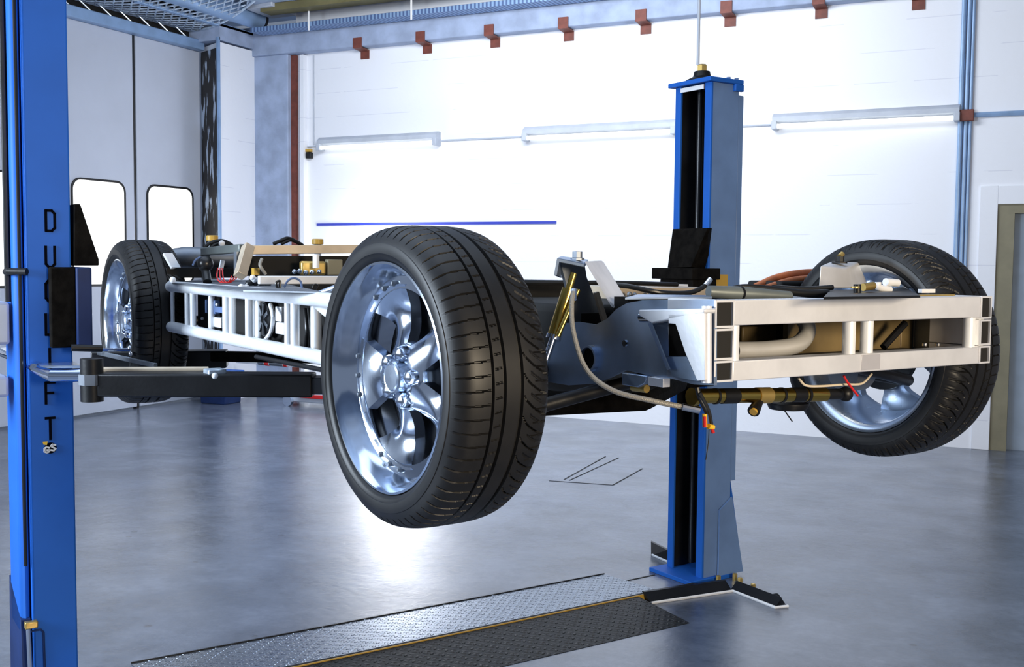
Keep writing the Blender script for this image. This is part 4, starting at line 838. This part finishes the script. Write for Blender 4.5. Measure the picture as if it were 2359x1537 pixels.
# beige hoop frame
fl_ = 3.75
bf = part(MB().beam(L(569, 576, fl_), L(900, 573, fl_), 0.03, 0.032), 'hoop_bar', M['beige'], ch, bevel=0.002)
part(MB().beam(L(572, 568, fl_-.005), L(553, 636, fl_-.07), 0.036, 0.036, up=(0, 1, 0)), 'hoop_leg', M['beige'], ch, bevel=0.002)
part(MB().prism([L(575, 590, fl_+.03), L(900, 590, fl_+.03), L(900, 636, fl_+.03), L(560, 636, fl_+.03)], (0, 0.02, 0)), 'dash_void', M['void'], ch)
part(MB().beam(L(560, 572, fl_+.02), L(470, 580, 4.1), 0.03, 0.03), 'hoop_stay', M['greengrey'], ch, bevel=0.004)
part(MB().beam(L(545, 580, fl_+.02), L(545, 636, fl_+.02), 0.03, 0.01), 'hoop_stay', M['plate_dk'], ch)
part(MB().box(V(L(695, 634, 3.68)), V(L(752, 602, 3.68))+V((0, 0.03, 0))), 'pump_block', M['brassbox'], ch, bevel=0.008)
part(MB().tube([L(728, 618, 3.65), L(728, 586, 3.65)], 0.012, 14), 'reservoir', M['whitep'], ch)
part(MB().box(V(L(755, 634, 3.68)), V(L(790, 598, 3.68))+V((0, 0.03, 0))), 'pump_block', M['jamb'], ch, bevel=0.004)
for q in ((678, 626), (690, 625), (704, 628), (718, 627), (735, 626)): part(MB().ball(L(*q, 3.64), 0.009), 'pump_fitting', M['chrome'], ch)
part(MB().tube([L(603, 597, 3.7), L(599, 612, 3.68), L(612, 632, 3.68)], 0.006, 8, smooth=4), 'grey_hose', M['hose'], ch)
part(MB().box(V(L(586, 634, 3.72)), V(L(598, 618, 3.72))+V((0, 0.03, 0))), 'pump_block', M['mustard'], ch)
# front-end parts beyond: duct drum, filler caps, black hoses
part(MB().tube([L(372, 596, 4.55), L(425, 594, 4.5), L(560, 596, 4.45)], [0.035, 0.045, 0.045], 20), 'air_intake', M['plate_dk'], ch)
part(MB().beam(L(386, 585, 4.3), L(405, 618, 4.25), 0.04, 0.01), 'intake_flap', M['whitep'], ch)
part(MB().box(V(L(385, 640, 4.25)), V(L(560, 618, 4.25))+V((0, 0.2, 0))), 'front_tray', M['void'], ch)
part(MB().ball(L(473, 608, 4.0), 0.030), 'horn', M['rubber'], ch); part(MB().tube([L(473, 620, 4.0), L(478, 650, 3.95)], 0.016, 12), 'horn_stem', M['rubber'], ch)
part(MB().tube([L(444, 612, 4.0), L(450, 600, 4.0), L(462, 592, 4.0)], 0.004, 8, smooth=4), 'grey_hose', M['slate'], ch)
for q, l in (((489, 549), 4.4), ((732, 557), 4.3)):
    c = V(L(*q, l)); cp = part(MB().lathe([(-0.012, 0.020), (-0.010, 0.024), (0.010, 0.024), (0.012, 0.020)], c, (0, 0, 1), 20), 'filler_cap', M['mustard'], ch)
    part(MB().tube([c-V((0, 0, 0.012)), c-V((0, 0, 0.06))], 0.015, 12), 'filler_neck', M['greyp'], cp)
for a in ([(466, 590), (474, 568), (490, 558), (512, 555), (530, 562), (540, 572)], [(472, 592), (484, 572), (498, 562), (518, 560), (538, 568)], [(478, 590), (490, 574), (500, 570), (522, 566), (545, 572)], [(630, 562), (648, 554), (662, 549), (676, 553), (692, 562)], [(648, 562), (660, 556), (672, 553), (690, 561), (700, 568)]):
    part(MB().tube([L(x, y, 4.2) for x, y in a], 0.0075, 8, smooth=5), 'black_hose', M['rubber'], ch)
part(MB().ball(L(511, 561, 4.15), 0.012), 'white_plug', M['whitep'], ch)
part(MB().box((1.6, 3.8, 1.40), (2.4, 4.5, 1.56)), 'front_housing', M['void'], ch, bevel=0.02)
part(MB().tube([(2.62, 2.6, 1.50), (2.62, 4.1, 1.50)], RR, 16).tube([(2.62, 2.6, 1.345), (2.62, 4.1, 1.345)], RR, 16), 'truss_tube', M['alu_tube'], ch)
part(MB().tube([(1.25, 4.5, 1.35), (1.65, 4.45, 1.36)], 0.02, 12), 'drive_shaft', M['black'], ch)

# ================================================================ LIGHT, CAMERA
def area(name, loc, target, size, power, col, sy=None):
    l = bpy.data.lights.new(name, 'AREA'); l.energy = power; l.color = col; l.size = size
    if sy: l.shape = 'RECTANGLE'; l.size_y = sy
    o = bpy.data.objects.new(name, l); C.objects.link(o); o.location = loc
    o.rotation_euler = (V(target)-V(loc)).to_track_quat('-Z', 'Y').to_euler(); return o
area('wall_flash', (-6.5, 9.9, 1.25), (-6.5, 10.35, 1.25), 0.22, 42, (1, 0.99, 0.97), 1.3)
area('wall_wash', (-3.8, 7.2, 4.2), (-4.2, 10.35, 1.9), 3.4, 165, (0.93, 0.96, 1.0), 0.8)
area('ceiling_fill', (-3.0, 3.5, 4.5), (-3.0, 4.2, 0), 5.0, 90, (0.74, 0.86, 1.0), 4.0)
area('left_fill', (-4.8, -0.4, 2.3), (-1.8, 2.8, 1.25), 2.0, 380, (0.74, 0.86, 1.0), 1.6)
area('warm_key', (2.6, 0.4, 2.0), (-0.2, 2.6, 1.4), 1.0, 170, (1.0, 0.83, 0.60), 0.8)
w = bpy.data.worlds.new('world'); bpy.context.scene.world = w; w.use_nodes = True
bg = w.node_tree.nodes['Background']; bg.inputs[0].default_value = (0.62, 0.75, 1.0, 1); bg.inputs[1].default_value = 0.27
cam = bpy.data.cameras.new('camera'); co = bpy.data.objects.new('camera', cam); C.objects.link(co)
cam.sensor_width = 36.0; cam.lens = 36.0*FPX/2359; cam.clip_start = 0.05
co.matrix_world = Matrix(((RT.x, UP.x, -FW.x, 0), (RT.y, UP.y, -FW.y, 0), (RT.z, UP.z, -FW.z, EYE), (0, 0, 0, 1)))
sc = bpy.context.scene; sc.camera = co
sc.view_settings.view_transform = 'Standard'; sc.view_settings.look = 'None'; sc.view_settings.exposure = 0.0
